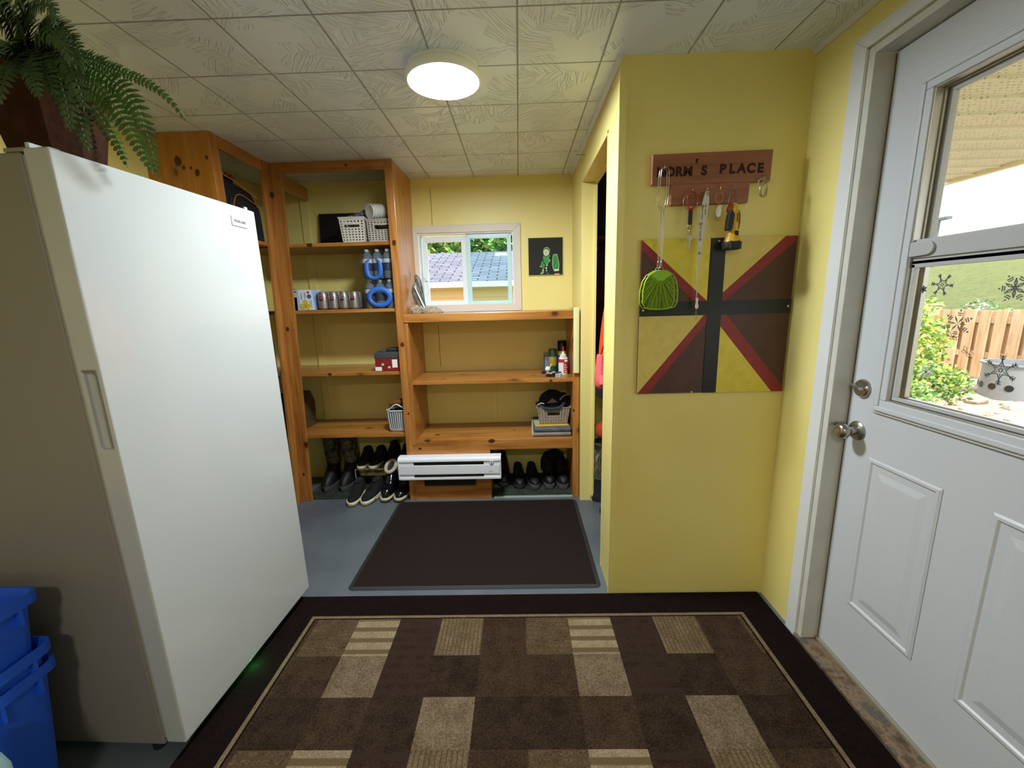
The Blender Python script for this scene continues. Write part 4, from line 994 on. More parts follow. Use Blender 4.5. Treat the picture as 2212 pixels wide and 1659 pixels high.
b = MB(); b.rings([[(x + r * math.cos(a) * 1.0, 2.90 + r * .6 * math.sin(a), z) for a in [2 * PI * i / 12 for i in range(12)]] for x, z, r in ((-.650, 1.30, .008), (-.662, 1.35, .014), (-.674, 1.41, .020), (-.682, 1.46, .024), (-.690, 1.50, .023), (-.697, 1.525, .014), (-.70, 1.535, .004))]); b.build('wing', SG.M, T, smooth=60)
b = MB(); b.prism([(-.700, 1.455), (-.695, 1.455), (-.622, 1.29), (-.612, 1.274), (-.632, 1.274), (-.664, 1.322), (-.662, 1.328), (-.634, 1.286)], 'y', 2.825, 2.829); b.build('glass_edge', mat('white_glass', 'dfe6ea', .2), T)

# cream plastic channel on the bookcase edge
tag((lambda b: (b.rings([[(.362 + .020 * math.cos(a), 2.630 + .008 * math.sin(a), z) for a in [2 * PI * i / 16 for i in range(16)]] for z in (.872, 1.29)], True), b)[1])(MB()).build('corner_guard', mat('cream_plastic', 'e3dfa4', .4), bev=.004, smooth=50), 'cream rounded plastic guard fixed to the right edge of the low bookcase', 'corner guard')

def can_(name, x, y, z, r, h, m, cap, lab, cat, band=None, capr=.9, caph=.25, grp=None):
    T = thing(name, lab, cat, (x, y, z), group=grp)
    hb = h * (1 - caph)
    b = MB(); b.lathe([(0, .001), (r * .97, .001), (r, .004), (r, hb - .012), (r * .8, hb)], (x, y, z), 'z', 24); b.build('body', m, T, smooth=40)
    b = MB(); b.lathe([(r * capr, hb - .006), (r * capr, h - .008), (r * capr * .8, h), (0, h)], (x, y, z), 'z', 24, caps=False); b.build('cap', cap, T, smooth=40)
    if band:
        for z0_, z1_, bm_ in band:
            b = MB(); b.lathe([(r + .0006, z0_), (r + .0006, z1_)], (x, y, z), 'z', 24, caps=False); b.build('label', bm_, T, smooth=40)
    return T
SH = .836
BK = mat('gloss_black', '101114', .3); BL2 = mat('can_blue', '2056b8', .4); GR = mat('can_green', '1d4a2e', .4); YL = mat('label_yellow', 'd8c23a', .5); GLD = mat('label_gold', '9c7f2c', .45)
WP = mat('white_plastic', 'e3e1da', .4); RD = mat('label_red', 'b02a2c', .5); GY = mat('grey_card', '8b8f90', .6); NB = mat('label_navy', '233a5c', .5); PINK = mat('label_print', 'd9a9a0', .6)
can_('spray_can', .300, 2.93, SH, .032, .222, BL2, BK, 'blue spray can with a tall black cap behind the glue bottle', 'spray can', [(.12, .15, YL)], 1.0, .30)
can_('spray_can', .232, 2.90, SH, .029, .168, GLD, GR, 'gold and green spray can with a dark green cap', 'spray can', [(.005, .05, GR)], 1.0, .28)
T = thing('glue_bottle', 'white glue bottle with red label and red pointed nozzle', 'bottle', (.296, 2.80, SH))
b = MB(); b.lathe([(0, .001), (.030, .001), (.032, .006), (.032, .108), (.026, .122), (.020, .124)], (.296, 2.80, SH), 'z', 24, sq=(1, .7)); b.build('body', WP, T, smooth=40)
b = MB(); b.lathe([(.0326, .012), (.0326, .082)], (.296, 2.80, SH), 'z', 24, sq=(1, .72), caps=False); lb = b.build('label', WP, T, smooth=40)
b = MB(); b.lathe([(.0330, .085), (.0330, .108)], (.296, 2.80, SH), 'z', 24, sq=(1, .72), caps=False); b.build('label', RD, T, smooth=40)
b = MB(); b.lathe([(.0332, .014), (.0332, .083)], (.296, 2.80, SH), 'z', 24, sq=(1, .72), caps=False)
bmesh.ops.delete(b.bm, geom=[v_ for v_ in b.bm.verts if v_.co.x < .29 or v_.co.y > 2.80], context='VERTS'); b.build('label', RD, T, smooth=40)
b = MB(); b.lathe([(.022, .122), (.022, .138), (.010, .142), (.008, .160), (0, .161)], (.296, 2.80, SH), 'z', 20, caps=False); b.build('cap', WP, T, smooth=40)
b = MB(); b.lathe([(.0075, .158), (.0055, .178), (.0035, .192), (0, .193)], (.296, 2.80, SH), 'z', 16, caps=False); b.build('nozzle', RD, T, smooth=40)
b = MB(); b.prism([(.300, SH + .090), (.322, SH + .092), (.322, SH + .104), (.302, SH + .103)], 'y', 2.7768, 2.779); b.build('label', WP, T)
b = MB()
for k in range(4): b.box(.300, .318 - .004 * (k % 2), 2.7765, 2.779, SH + .020 + k * .015, SH + .028 + k * .015)
b.build('label', PINK, T)
T = thing('carton', 'slim grey and navy carton behind the gold spray can', 'carton', (.195, 2.94, SH))
b = MB(); b.box(.170, .218, 2.925, 2.955, SH, SH + .135); b.build('carton_body', GY, T, .001)
b = MB(); b.box(.1695, .2185, 2.9245, 2.9255, SH + .112, SH + .119); b.build('label_band', NB, T); b = MB(); b.box(.170, .178, 2.9243, 2.9255, SH + .01, SH + .112); b.build('label_band', NB, T)
for k in range(5):
    b = MB(); b.box(.182, .205 + .003 * (k % 2), 2.9243, 2.9253, SH + .045 + k * .013, SH + .049 + k * .013); b.build('print_line', mat('print_grey', '5f6468', .6), T)
b = MB(); b.lathe([(0, -.0005), (.009, -.0005), (.009, .0005), (0, .0005)], (.193, 2.9243, SH + .022), 'y', 16, caps=False); b.build('seal', WP, T)
T = thing('ball_ornament', 'small white ball with a curved stem lying in the shelf clutter', 'ornament', (.193, 2.80, SH))
b = MB(); b.blob((.190, 2.80, SH + .040), (.019, .019, .019), 3); b.tube([(.203, 2.80, SH + .052), (.212, 2.80, SH + .062), (.214, 2.80, SH + .076)], .004, 6); b.tube([(.190, 2.80, SH + .022), (.190, 2.80, SH + .003)], .006, 8); b.build('ball', WP, T, smooth=60)
T = thing('clutter_tool', 'black and grey folding gadget lying on the shelf front', 'gadget', (.21, 2.72, SH))
b = MB(); b.prism([(.170, SH + .003), (.240, SH + .003), (.246, SH + .012), (.235, SH + .024), (.19, SH + .022), (.172, SH + .012)], 'y', 2.71, 2.745); b.build('body', BK, T, .003)
b = MB(); b.tube(cr([(.172, 2.712, SH + .026), (.19, 2.712, SH + .027), (.205, 2.712, SH + .022), (.222, 2.712, SH + .034), (.236, 2.712, SH + .028)], 5), .005, 8); b.build('strap', mat('grey_strap', 'a19f98', .6), T, smooth=60)
T = thing('small_block', 'small dark block at the left of the shelf clutter', 'block', (.165, 2.90, SH)); b = MB(); b.box(.150, .182, 2.84, 2.87, SH + .001, SH + .018); b.build('block', BK, T, .004)
for k, (x, z_, r) in enumerate(((.243, .030, .011), (.262, .034, .013))):
    T = thing('glass_vial', ('smaller', 'larger')[k] + ' clear glass vial at the front edge of the shelf clutter', 'vial', (x, 2.69, SH))
    b = MB(); b.lathe([(0, .001), (r, .001), (r, z_ * .7), (r * .6, z_ * .85), (r * .6, z_)], (x, 2.69, SH), 'z', 16); b.build('vial_body', mat('cloudy_glass', 'a9a79f', .2), T, smooth=40)
    b = MB(); b.lathe([(r * .7, z_ - .004), (r * .7, z_ + .006), (0, z_ + .006)], (x, 2.69, SH), 'z', 16, caps=False); b.build('stopper', CHROME, T, smooth=40)

# perforated baskets
def perf_basket(name, lab, x0, x1, y0, y1, z0, z1, taper, nx, ny, nz, m, grip, hole=.5, grp=None, solid=.0025, ground=None):
    T = thing(name, lab, 'basket', ((x0 + x1) / 2, (y0 + y1) / 2, z0), group=grp)
    cx, cy = (x0 + x1) / 2, (y0 + y1) / 2
    b = MB(); hh = z1 - z0
    def P_(fx, fy, fz):
        k = 1 - taper * (1 - fz); return Vector((cx + (fx - .5) * (x1 - x0) * k, cy + (fy - .5) * (y1 - y0) * k, z0 + .002 + fz * (hh - .002)))
    def wallg(n, fn, gripbox=None):
        def cuts(n_):
            o = [0]
            for i in range(n_): c = (i + .5) / n_; o += [c - hole / 2 / n_, c + hole / 2 / n_]
            return o + [1]
        cu, cz = cuts(n), cuts(nz)
        V_ = {}
        def g(i, j):
            if (i, j) not in V_: V_[(i, j)] = b.bm.verts.new(fn(cu[i], .06 + cz[j] * .84))
            return V_[(i, j)]
        for i in range(len(cu) - 1):
            for j in range(len(cz) - 1):
                um, zm = (cu[i] + cu[i + 1]) / 2, (cz[j] + cz[j + 1]) / 2
                if gripbox:
                    gx, gz, gw, gh = gripbox
                    if abs(um - gx) < gw and abs(zm - gz) < gh: continue
                    if abs(um - gx) < gw + .06 and abs(zm - gz) < gh + .05: b._f([g(i, j), g(i + 1, j), g(i + 1, j + 1), g(i, j + 1)]); continue
                if i % 2 and j % 2: continue
                b._f([g(i, j), g(i + 1, j), g(i + 1, j + 1), g(i, j + 1)])
    wallg(nx, lambda u, z: P_(u, 0, z), grip); wallg(nx, lambda u, z: P_(u, 1, z), grip)
    wallg(ny, lambda u, z: P_(0, u, z)); wallg(ny, lambda u, z: P_(1, u, z))
    b.build('basket_wall', m, T, solid=solid)
    def rr_(fz, e): return [P_(0 - e, 0 - e, fz), P_(1 + e, 0 - e, fz), P_(1 + e, 1 + e, fz), P_(0 - e, 1 + e, fz)]
    b = MB(); b.rings([rr_(.90, .005), rr_(1.0, .03), rr_(1.02, .03), rr_(1.02, .0), rr_(.9, -.012)], caps=False); b.build('rim', m, T, .002)
    b = MB(); b.rings([rr_(0, 0), rr_(.065, .004)]); b.build('base', m, T, .003)
    return T
TAUPE = mat('taupe_plastic', '9d9082', .5); WHB = mat('white_basket', 'cfcbc0', .5); GRB = mat('grey_basket', 'a9a298', .5)
perf_basket('storage_basket', 'taupe woven-look plastic basket of caps on the folded blanket', .112, .338, 2.76, 2.93, .492, .612, .16, 11, 7, 9, TAUPE, (.5, .62, .19, .12), .5)
# caps in the basket
T = thing('baseball_cap', 'black cap with a dark blue brim edged in white, in the taupe basket', 'cap', (.215, 2.85, .6))
b = MB(); b.blob((.225, 2.87, .628), (.098, .075, .088), 3, .02, 3); b.build('crown', DARKF, T, smooth=60)
b = MB(); b.tube(cr([(.120, 2.80, .640), (.150, 2.765, .615), (.215, 2.752, .606), (.275, 2.762, .617), (.300, 2.79, .640)], 5), .013, 8, flat=.7); b.build('brim', mat('navy_cloth', '242c3c', .8), T, smooth=60)
b = MB(); b.tube(cr([(.112, 2.79, .612), (.118, 2.775, .630), (.140, 2.765, .643), (.160, 2.76, .640)], 5), .004, 6); b.build('piping', mat('grey_piping', 'b8b9bb', .7), T, smooth=60)
b = MB(); b.prism([(.180, .638), (.218, .672), (.256, .645)], 'y', 2.783, 2.786); b.build('tag', mat('brown_paper', '8d7566', .8), T)
T = thing('baseball_cap', 'second black cap at the right side of the taupe basket', 'cap', (.30, 2.86, .6))
b = MB(); b.blob((.300, 2.85, .640), (.045, .07, .060), 3, .02, 4); b.build('crown', DARKF, T, smooth=60)
b = MB(); b.tube(cr([(.270, 2.782, .66), (.290, 2.775, .685), (.315, 2.78, .695), (.333, 2.79, .70)], 5), .0035, 6); b.build('piping', 'grey_piping', T, smooth=60)
T = thing('folded_blanket', 'folded charcoal blanket in a clear bag on the lower bookcase shelf', 'blanket', (.2, 2.82, .428))
s = NT('charcoal_fleece'); s.out(s.ramp(s.noise(20, 5), [(.3, '43464a'), (.7, '5f6367')]), .75, s.bump(s.noise(70, 4), .5, .006)); FL = s.M
def slab(name, x0, x1, y0, y1, z0, z1, m, bev=.012): b = MB(); b.box(x0, x1, y0, y1, z0, z1); return b.build(name, m, T, bev, seg=3, smooth=50)
slab('fold', .080, .341, 2.68, 2.99, .430, .456, mat('blanket_grey', '77736d', .6, var=.15, vs=20)); slab('fold', .084, .341, 2.69, 2.99, .4565, .4875, FL)
b = MB(); b.tube(cr([(.078, 2.70, .432), (.076, 2.75, .47), (.080, 2.85, .488), (.075, 2.97, .482)], 5), .006, 6); b.build('bag_fold', mat('bag_plastic', 'a7a49b', .25), T, smooth=60)
T = thing('booklet', 'yellow and grey booklet under the taupe basket on the blanket', 'booklet', (.2, 2.75, .488))
b = MB(); b.prism([(.098, 2.725), (.325, 2.735), (.325, 2.90), (.085, 2.90)], 'z', .4885, .4905); b.build('cover', mat('booklet_yellow', 'c9a845', .6), T)
b = MB(); b.prism([(.090, 2.79), (.125, 2.79), (.130, 2.90), (.086, 2.90)], 'z', .4906, .4912); b.build('grey_area', mat('booklet_grey', 'a9a8a6', .6), T)

# ================================================================ things on the tall shelving
SA, SB_, SC_, SD = SZ
s = NT('black_sheet'); s.out('0f1012' and lin('0f1012'), .5, s.bump(s.noise(40, 3), .1))
T = thing('leaning_sheet', 'flat black sheet leaning at the back of the top shelf', 'sheet', (-1.1, 2.98, SA))
b = MB(); b.hexa([(-1.375, 2.99, SA + .001), (-.98, 2.99, SA + .001), (-.98, 3.00, SA + .001), (-1.375, 3.00, SA + .001)], [(-1.385, 3.03, 1.972), (-.98, 3.03, 1.972), (-.98, 3.045, 1.972), (-1.385, 3.045, 1.972)]); b.build('panel', s.M, T)
b = MB(); b.prism([(-1.32, 2.80), (-1.12, 2.78), (-1.12, 2.98), (-1.30, 2.98)], 'z', SA + .0005, SA + .006); b.build('flap', s.M, T)
perf_basket('storage_basket', 'white perforated plastic basket on the top shelf', -1.108, -.952, 2.69, 2.93, SA, 1.875, .13, 7, 10, 8, WHB, (.5, .72, .30, .09), .5, 'plastic baskets on the top shelf')
perf_basket('storage_basket', 'grey slotted plastic basket beside the white one on the top shelf', -.938, -.775, 2.70, 2.93, SA, 1.862, .05, 8, 9, 9, GRB, (.55, .68, .28, .12), .5, 'plastic baskets on the top shelf')
T = thing('purple_cloth', 'crumpled purple cloth sticking out of the white basket', 'cloth', (-1.0, 2.8, 1.88))
b = MB()
for k, (x, z, r) in enumerate(((-1.06, 1.885, .03), (-1.02, 1.895, .034), (-.985, 1.905, .030), (-.97, 1.925, .016))): b.blob((x, 2.80, z), (r, .05, r * .8), 3, .10, k)
b.build('cloth', mat('purple_fabric', '62527a', .6, var=.4, vs=50, bump=.4, bs=60), T, smooth=50)
T = thing('cup_stack', 'stack of white foam cups lying on top of the baskets', 'cups', (-.91, 2.74, 1.9))
CF = mat('foam_white', 'c9c8c0', .6)
cdir = Vector((.62, .74, .12)).normalized(); cc = Vector((-.912, 2.69, 1.906)); q = cdir.to_track_quat('Z', 'Y').to_matrix().to_4x4()
for k in range(5):
    b = MB(); b.lathe([(0, .004), (.036, .002), (.0445, 0), (.046, .002), (.0455, .006), (.042, .016), (.041, .022)] if k == 0 else [(.0445, 0), (.046, .002), (.0455, .006), (.0425, .018), (.041, .024)], (0, 0, .0 + k * .019), 'z', 32, caps=False)
    b.xf(Matrix.Translation(cc) @ q); b.build('cup', CF, T, smooth=50)
T = thing('black_cable', 'coiled black cable and pouch in the grey basket', 'cable', (-.82, 2.80, 1.88))
b = MB(); b.blob((-.825, 2.865, 1.868), (.05, .06, .028), 3, .08, 8); b.build('pouch', BK, T, smooth=60)
b = MB(); b.tube(cr([(-.842, 2.83, 1.885), (-.83, 2.83, 1.93), (-.81, 2.83, 1.948), (-.79, 2.83, 1.945), (-.775, 2.83, 1.91), (-.79, 2.83, 1.892)], 6), .007, 8); b.build('cord', BK, T, smooth=60)

# mix boxes and cans on the second shelf
T = thing('drink_mix_carton', 'white and blue drink carton with a lemon picture', 'carton', (-1.375, 2.70, SB_))
LB = mat('carton_blue', 'a9bfe0', .5); LWH = mat('carton_white', 'd9dbe2', .5)
b = MB(); b.prism([(-1.432, SB_ + .001), (-1.322, SB_ + .001), (-1.330, SB_ + .130), (-1.430, SB_ + .130)], 'y', 2.69, 2.74); b.build('carton_body', LB, T, .001)
b = MB(); b.prism([(-1.412, SB_ + .006), (-1.324, SB_ + .002), (-1.331, SB_ + .1295), (-1.418, SB_ + .1295)], 'y', 2.6885, 2.6905); b.build('label', LWH, T)
LEM = mat('lemon', 'c9b43a', .5, var=.15, vs=40)
b = MB()
for dx, dz, r in ((-.378, .050, .017), (-.395, .026, .019), (-.362, .024, .018)): b.lathe([(0, -.001), (r, -.001), (r, .001), (0, .001)], (-1 + dx, 2.6880 + .0004 * (dz > .04), SB_ + dz), 'y', 20, caps=False)
b.build('lemon_picture', LEM, T)
b = MB(); b.lathe([(0, -.0008), (.014, -.0008), (.014, .001), (0, .001)], (-1.349, 2.6885, SB_ + .087), 'y', 20, caps=False); b.build('round_seal', mat('seal_blue', '2c6291', .5), T)
b = MB(); b.box(-1.361, -1.346, 2.6878, 2.689, SB_ + .107, SB_ + .120); b.build('red_tab', RD, T)
b = MB()
for x, z0_, z1_ in ((-1.402, .070, .112), (-1.400, .066, .100), (-1.380, .070, .115), (-1.374, .080, .112), (-1.349, .018, .062), (-1.340, .016, .064)): b.box(x, x + .0025, 2.6876, 2.689, SB_ + z0_, SB_ + z1_)
b.build('print', mat('print_blue', '56699a', .6), T)
T = thing('drink_mix_carton', 'second drink carton behind the lemon one, red mark on its edge', 'carton', (-1.32, 2.76, SB_))
b = MB(); b.box(-1.40, -1.308, 2.745, 2.79, SB_ + .001, SB_ + .128); b.build('carton_body', LB, T, .001)
b = MB(); b.box(-1.326, -1.3075, 2.7435, 2.746, SB_ + .075, SB_ + .105); b.build('red_tab', RD, T)
T = thing('dark_box', 'dark box with a thin black handle left of the lemon carton', 'box', (-1.455, 2.80, SB_))
b = MB(); b.box(-1.505, -1.436, 2.74, 2.90, SB_ + .001, SB_ + .085); b.build('box_body', mat('dark_maroon', '2a1b18', .6), T, .003)
b = MB(); b.tube([(-1.50, 2.745, SB_ + .085), (-1.49, 2.745, SB_ + .118), (-1.445, 2.745, SB_ + .120)], .003, 6); b.build('handle', BK, T, smooth=60)
T = thing('white_bag', 'pale paper bag at the back left of the second shelf', 'bag', (-1.58, 2.96, SB_))
b = MB(); b.blob((-1.575, 2.95, SB_ + .075), (.06, .06, .075), 3, .05, 12)
for v_ in b.bm.verts: v_.co.z = max(v_.co.z, SB_ + .001)
b.build('bag_body', mat('pale_paper', 'b9b3a4', .7, bump=.3), T, smooth=50)

CAN = mat('can_silver', 'a9a39f', .3, .7); CANL = mat('can_lid', 'c9c7c4', .25, .8); CANR = mat('can_rose', '9c4a52', .45)
T = thing('can_pack', 'shrink-wrapped pack of silver soda cans', 'soda pack', (-1.165, 2.76, SB_))
cans = []
for i in range(4):
    for j in range(2):
        x = -1.272 + i * .0675; y = 2.722 + j * .0675
        b = MB(); b.lathe([(0, .003), (.022, .001), (.0325, .010), (.033, .095), (.027, .111), (.0275, .113), (.025, .112), (.024, .108), (0, .108)], (x, y, SB_), 'z', 24, caps=False); cn = b.build('can', CAN, T, smooth=40)
        if j == 0:
            b = MB(); yy = y - .0335
            b.prism([(x - .016 + .032 * k / 8, SB_ + .074 + .016 * math.sin(PI * k / 8)) for k in range(9)], 'y', yy - .001, yy + .004); b.build('logo_mark', CANR, cn)
            text('can_lettering', 'PEPSI', .012, BK, cn, Matrix.Translation((x, yy - .0012, SB_ + .062)) @ RXF, .0004, local=False, bold=.0006)
b = MB(); X0, X1, Y0_, Y1_ = -1.308, -1.034, 2.684, 2.826
b.rings([[(X0, Y0_, SB_ + .001), (X1, Y0_, SB_ + .001), (X1, Y1_, SB_ + .001), (X0, Y1_, SB_ + .001)], [(X0 + .002, Y0_ + .002, SB_ + .105), (X1 - .002, Y0_ + .002, SB_ + .105), (X1 - .002, Y1_ - .002, SB_ + .105), (X0 + .002, Y1_ - .002, SB_ + .105)], [(X0 + .012, Y0_ + .012, SB_ + .117), (X1 - .012, Y0_ + .012, SB_ + .117), (X1 - .012, Y1_ - .012, SB_ + .117), (X0 + .012, Y1_ - .012, SB_ + .117)]])
b.build('wrap', FILM, T)

WATER = mat('bottle_plastic', '8b97a3', .12, spec=.6, trans=.55, ior=1.2); WCAP = mat('bottle_cap', 'c3c8d0', .4); WLAB = mat('bottle_label', '1d3350', .5); WLABW = mat('bottle_label_white', 'c9ced8', .5); HB = mat('handle_blue', '2f62b8', .5)
def water_pack(z, lab, ring, tilt=0):
    T = thing('water_pack', lab, 'water pack', (-.90, 2.78, z), group='packs of water bottles')
    x0 = -.995
    for i in range(3):
        for j in range(3):
            x = x0 + .0325 + i * .0655; y = 2.725 + j * .0655
            b = MB(); b.lathe([(0, .001), (.028, .001), (.031, .008), (.031, .05), (.029, .055), (.031, .062), (.031, .125), (.026, .150), (.013, .166), (.013, .172), (0, .172)], (x, y, z), 'z', 16, caps=False); bo = b.build('bottle', WATER, T, smooth=40)
            b = MB(); b.lathe([(.0145, .168), (.0145, .182), (0, .183)], (x, y, z), 'z', 14, caps=False); b.build('cap', WCAP, bo, smooth=40)
            b = MB(); b.lathe([(.0316, .048), (.0316, .098)], (x, y, z), 'z', 20, caps=False); b.build('label', WLAB, bo, smooth=60)
            b = MB(); b.lathe([(.0317, .098), (.0317, .122)], (x, y, z), 'z', 20, caps=False); b.build('label', WLABW, bo, smooth=60)
    b = MB(); X0, X1, Y0_, Y1_ = x0 - .002, x0 + .199, 2.689, 2.892
    b.rings([[(X0, Y0_, z + .001), (X1, Y0_, z + .001), (X1, Y1_, z + .001), (X0, Y1_, z + .001)], [(X0, Y0_, z + .13), (X1, Y0_, z + .13), (X1, Y1_, z + .13), (X0, Y1_, z + .13)], [(X0 + .02, Y0_ + .02, z + .178), (X1 - .02, Y0_ + .02, z + .178), (X1 - .02, Y1_ - .02, z + .178), (X0 + .02, Y1_ - .02, z + .178)]])
    b.build('wrap', FILM, T)
    b = MB(); outer, inner = ring
    n_ = len(outer); O = [b.bm.verts.new((p[0], 2.684, z + p[1])) for p in outer]; I = [b.bm.verts.new((p[0], 2.684, z + p[1])) for p in inner]
    for k in range(n_): b._f([O[k], O[(k + 1) % n_], I[(k + 1) % n_], I[k]])
    b.build('carry_band', HB, T, solid=.002, smooth=60)
def el(cx, cz, rx, rz, n=28, pw=1): return [(cx + rx * math.copysign(abs(math.cos(2 * PI * k / n)) ** pw, math.cos(2 * PI * k / n)), cz + rz * math.copysign(abs(math.sin(2 * PI * k / n)) ** pw, math.sin(2 * PI * k / n))) for k in range(n)]
water_pack(SB_, 'lower pack of bottled water with a blue ring band', (el(-.890, .072, .083, .066), el(-.892, .068, .052, .036)))
water_pack(SB_ + .188, 'upper pack of bottled water, stacked on the other, blue band torn open', (el(-.915, .058, .060, .066, pw=.8), el(-.915, .068, .030, .055, pw=.7)))
b = MB(); b.prism([(-.938, SB_ + .182), (-.921, SB_ + .182), (-.922, SB_ + .200), (-.937, SB_ + .200)], 'y', 2.6865, 2.6885); tg = b.build('price_tag', mat('tag_orange', 'd8452a', .5)); tag(tg, 'small orange tag stuck between the two water packs', 'tag')

# red tin with plaited lid
T = thing('red_tin', 'red tin box with a silver plaited lid and stickers', 'tin', (-.87, 2.74, SC_))
s = NT('plaited_silver'); v = s.mapping((1, 1, 1), (0, .78, 0)); x_ = s.xyz(v)
k = s.math('MULTIPLY', s.math('SINE', s.math('MULTIPLY', x_[0], 520)), s.math('SINE', s.math('MULTIPLY', x_[2], 520)))
s.out(s.ramp(k, [(.3, '3b3f45'), (.7, '9aa0a6')]), .4, Metallic=.5)
b = MB(); b.box(-.957, -.790, 2.675, 2.83, SC_ + .001, SC_ + .087); b.build('tin_body', mat('tin_red', '7f1c26', .4, var=.3, vs=60), T, .006, seg=3)
b = MB(); b.prism([(-.960, SC_ + .087), (-.788, SC_ + .087), (-.788, SC_ + .130), (-.938, SC_ + .130), (-.956, SC_ + .120)], 'y', 2.672, 2.833); b.build('lid', s.M, T, .004, seg=3)
for nm, m_, q in (('price_label', WP, (-.957, -.913, .004, .030)), ('green_sticker', mat('sticker_green', '7fd068', .5), (-.914, -.897, .038, .054)), ('white_label', WP, (-.843, -.808, .024, .078)), ('oval_label', mat('tin_cream', 'c9a98a', .5), (-.873, -.855, .020, .034))):
    b = MB(); b.box(q[0], q[1], 2.6735, 2.676, SC_ + q[2], SC_ + q[3]); b.build(nm, m_, T, .002)
T = thing('wallet', 'dark folded wallet lying on the red tin', 'wallet', (-.86, 2.74, SC_ + .131))
b = MB(); b.box(-.888, -.805, 2.70, 2.79, SC_ + .131, SC_ + .150); b.build('wallet_body', mat('dark_grey_leather', '2c2e31', .5, bump=.3), T, .005)
b = MB(); b.prism([(-.92, SC_ + .131), (-.888, SC_ + .131), (-.888, SC_ + .142)], 'y', 2.70, 2.78); b.build('flap', mat('brown_strap', '6a5442', .6), T)

# white ribbed basket
T = thing('ribbed_basket', 'small white ribbed plastic basket on the lowest tall shelf', 'basket', (-.852, 2.76, SD))
WRB = mat('white_ribbed_plastic', 'c7cad0', .45)
x0, x1, y0_, y1_, z0_, z1_ = -.916, -.772, 2.692, 2.85, SD, .655
def BP(fx, fy, fz):
    k = .82 + .18 * math.sin(fz * PI / 2); return (( x0 + x1) / 2 + (fx - .5) * (x1 - x0) * k, (y0_ + y1_) / 2 + (fy - .5) * (y1_ - y0_) * k, z0_ + .001 + fz * (z1_ - z0_))
def rrq(fz, e=0):
    o = []
    for cx, cy, a0 in ((.85, .85, 0), (.15, .85, PI / 2), (.15, .15, PI), (.85, .15, 1.5 * PI)):
        for i in range(4): a = a0 + i * PI / 6; o.append(BP(cx + (.15 + e) * math.cos(a), cy + (.15 + e) * math.sin(a), fz))
    return o
b = MB(); b.rings([rrq(0, -.05), rrq(.05), rrq(.1)]); b.build('base', WRB, T, smooth=50)
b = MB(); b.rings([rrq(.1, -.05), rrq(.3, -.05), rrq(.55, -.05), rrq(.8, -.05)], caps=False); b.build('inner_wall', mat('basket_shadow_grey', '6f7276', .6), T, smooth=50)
for k in range(9):
    f = .08 + k * .105
    b = MB(); b.tube([BP(f, -.01, z) for z in (.08, .3, .55, .8)], .0042, 6); b.build('rib', WRB, T, smooth=60)
for k in range(7):
    f = .12 + k * .125
    for sx_ in (-.01, 1.01):
        b = MB(); b.tube([BP(sx_, f, z) for z in (.08, .3, .55, .8)], .0042, 6); b.build('rib', WRB, T, smooth=60)
b = MB()
rim = rrq(.85, .02); rim = [Vector(p) for p in rim]
b.tube(rim, .0048, 6, closed=True); b.build('rim', WRB, T, smooth=60)
b = MB(); b.tube(cr([BP(.05, -.02, .88), BP(.2, -.02, .95), BP(.5, -.02, 1.10), BP(.8, -.02, .97), BP(.95, -.02, .88)], 5), .0048, 6); b.build('handle', WRB, T, smooth=60)
T = thing('brown_bottle', 'brown bottle lying across the white ribbed basket', 'bottle', (-.84, 2.76, .67))
b = MB(); b.lathe([(0, 0), (.022, .002), (.025, .01), (.025, .085), (.018, .10), (.012, .105), (.012, .12), (0, .12)], (0, 0, 0), 'z', 20, caps=False); b.xf(Matrix.Translation((-.905, 2.74, .668)) @ Matrix.Rotation(1.42, 4, 'Y')); b.build('bottle_body', mat('amber', '6b4420', .25, bump=.2, bs=30), T, smooth=40)
T = thing('keys_pouch', 'black pouch inside the white ribbed basket', 'pouch', (-.84, 2.76, .62))
b = MB(); b.blob((-.842, 2.76, .618), (.045, .05, .022), 3, .1, 2); b.build('pouch_body', BK, T, smooth=60)
# brown paper sack in the corner
T = thing('paper_sack', 'dark brown paper sack standing in the left corner of the lowest tall shelf', 'bag', (-1.60, 2.88, SD))
SAK = mat('sack_brown', '4a3a22', .75, var=.2, vs=20, bump=.4, bs=30)
b = MB(); b.rings([[(-1.70, 2.80, SD + .001), (-1.555, 2.80, SD + .001), (-1.535, 2.95, SD + .001), (-1.70, 2.95, SD + .001)], [(-1.70, 2.79, .66), (-1.545, 2.79, .66), (-1.528, 2.95, .66), (-1.70, 2.95, .66)], [(-1.70, 2.80, .74), (-1.56, 2.80, .745), (-1.55, 2.94, .735), (-1.70, 2.94, .74)], [(-1.69, 2.82, .70), (-1.58, 2.82, .70), (-1.57, 2.92, .70), (-1.69, 2.92, .70)]]); b.build('sack', SAK, T, .004, smooth=30)
b = MB(); b.tube(cr([(-1.575, 2.80, .735), (-1.56, 2.80, .755), (-1.535, 2.82, .745), (-1.545, 2.82, .70)], 5), .004, 6); b.build('twist', SAK, T, smooth=60)

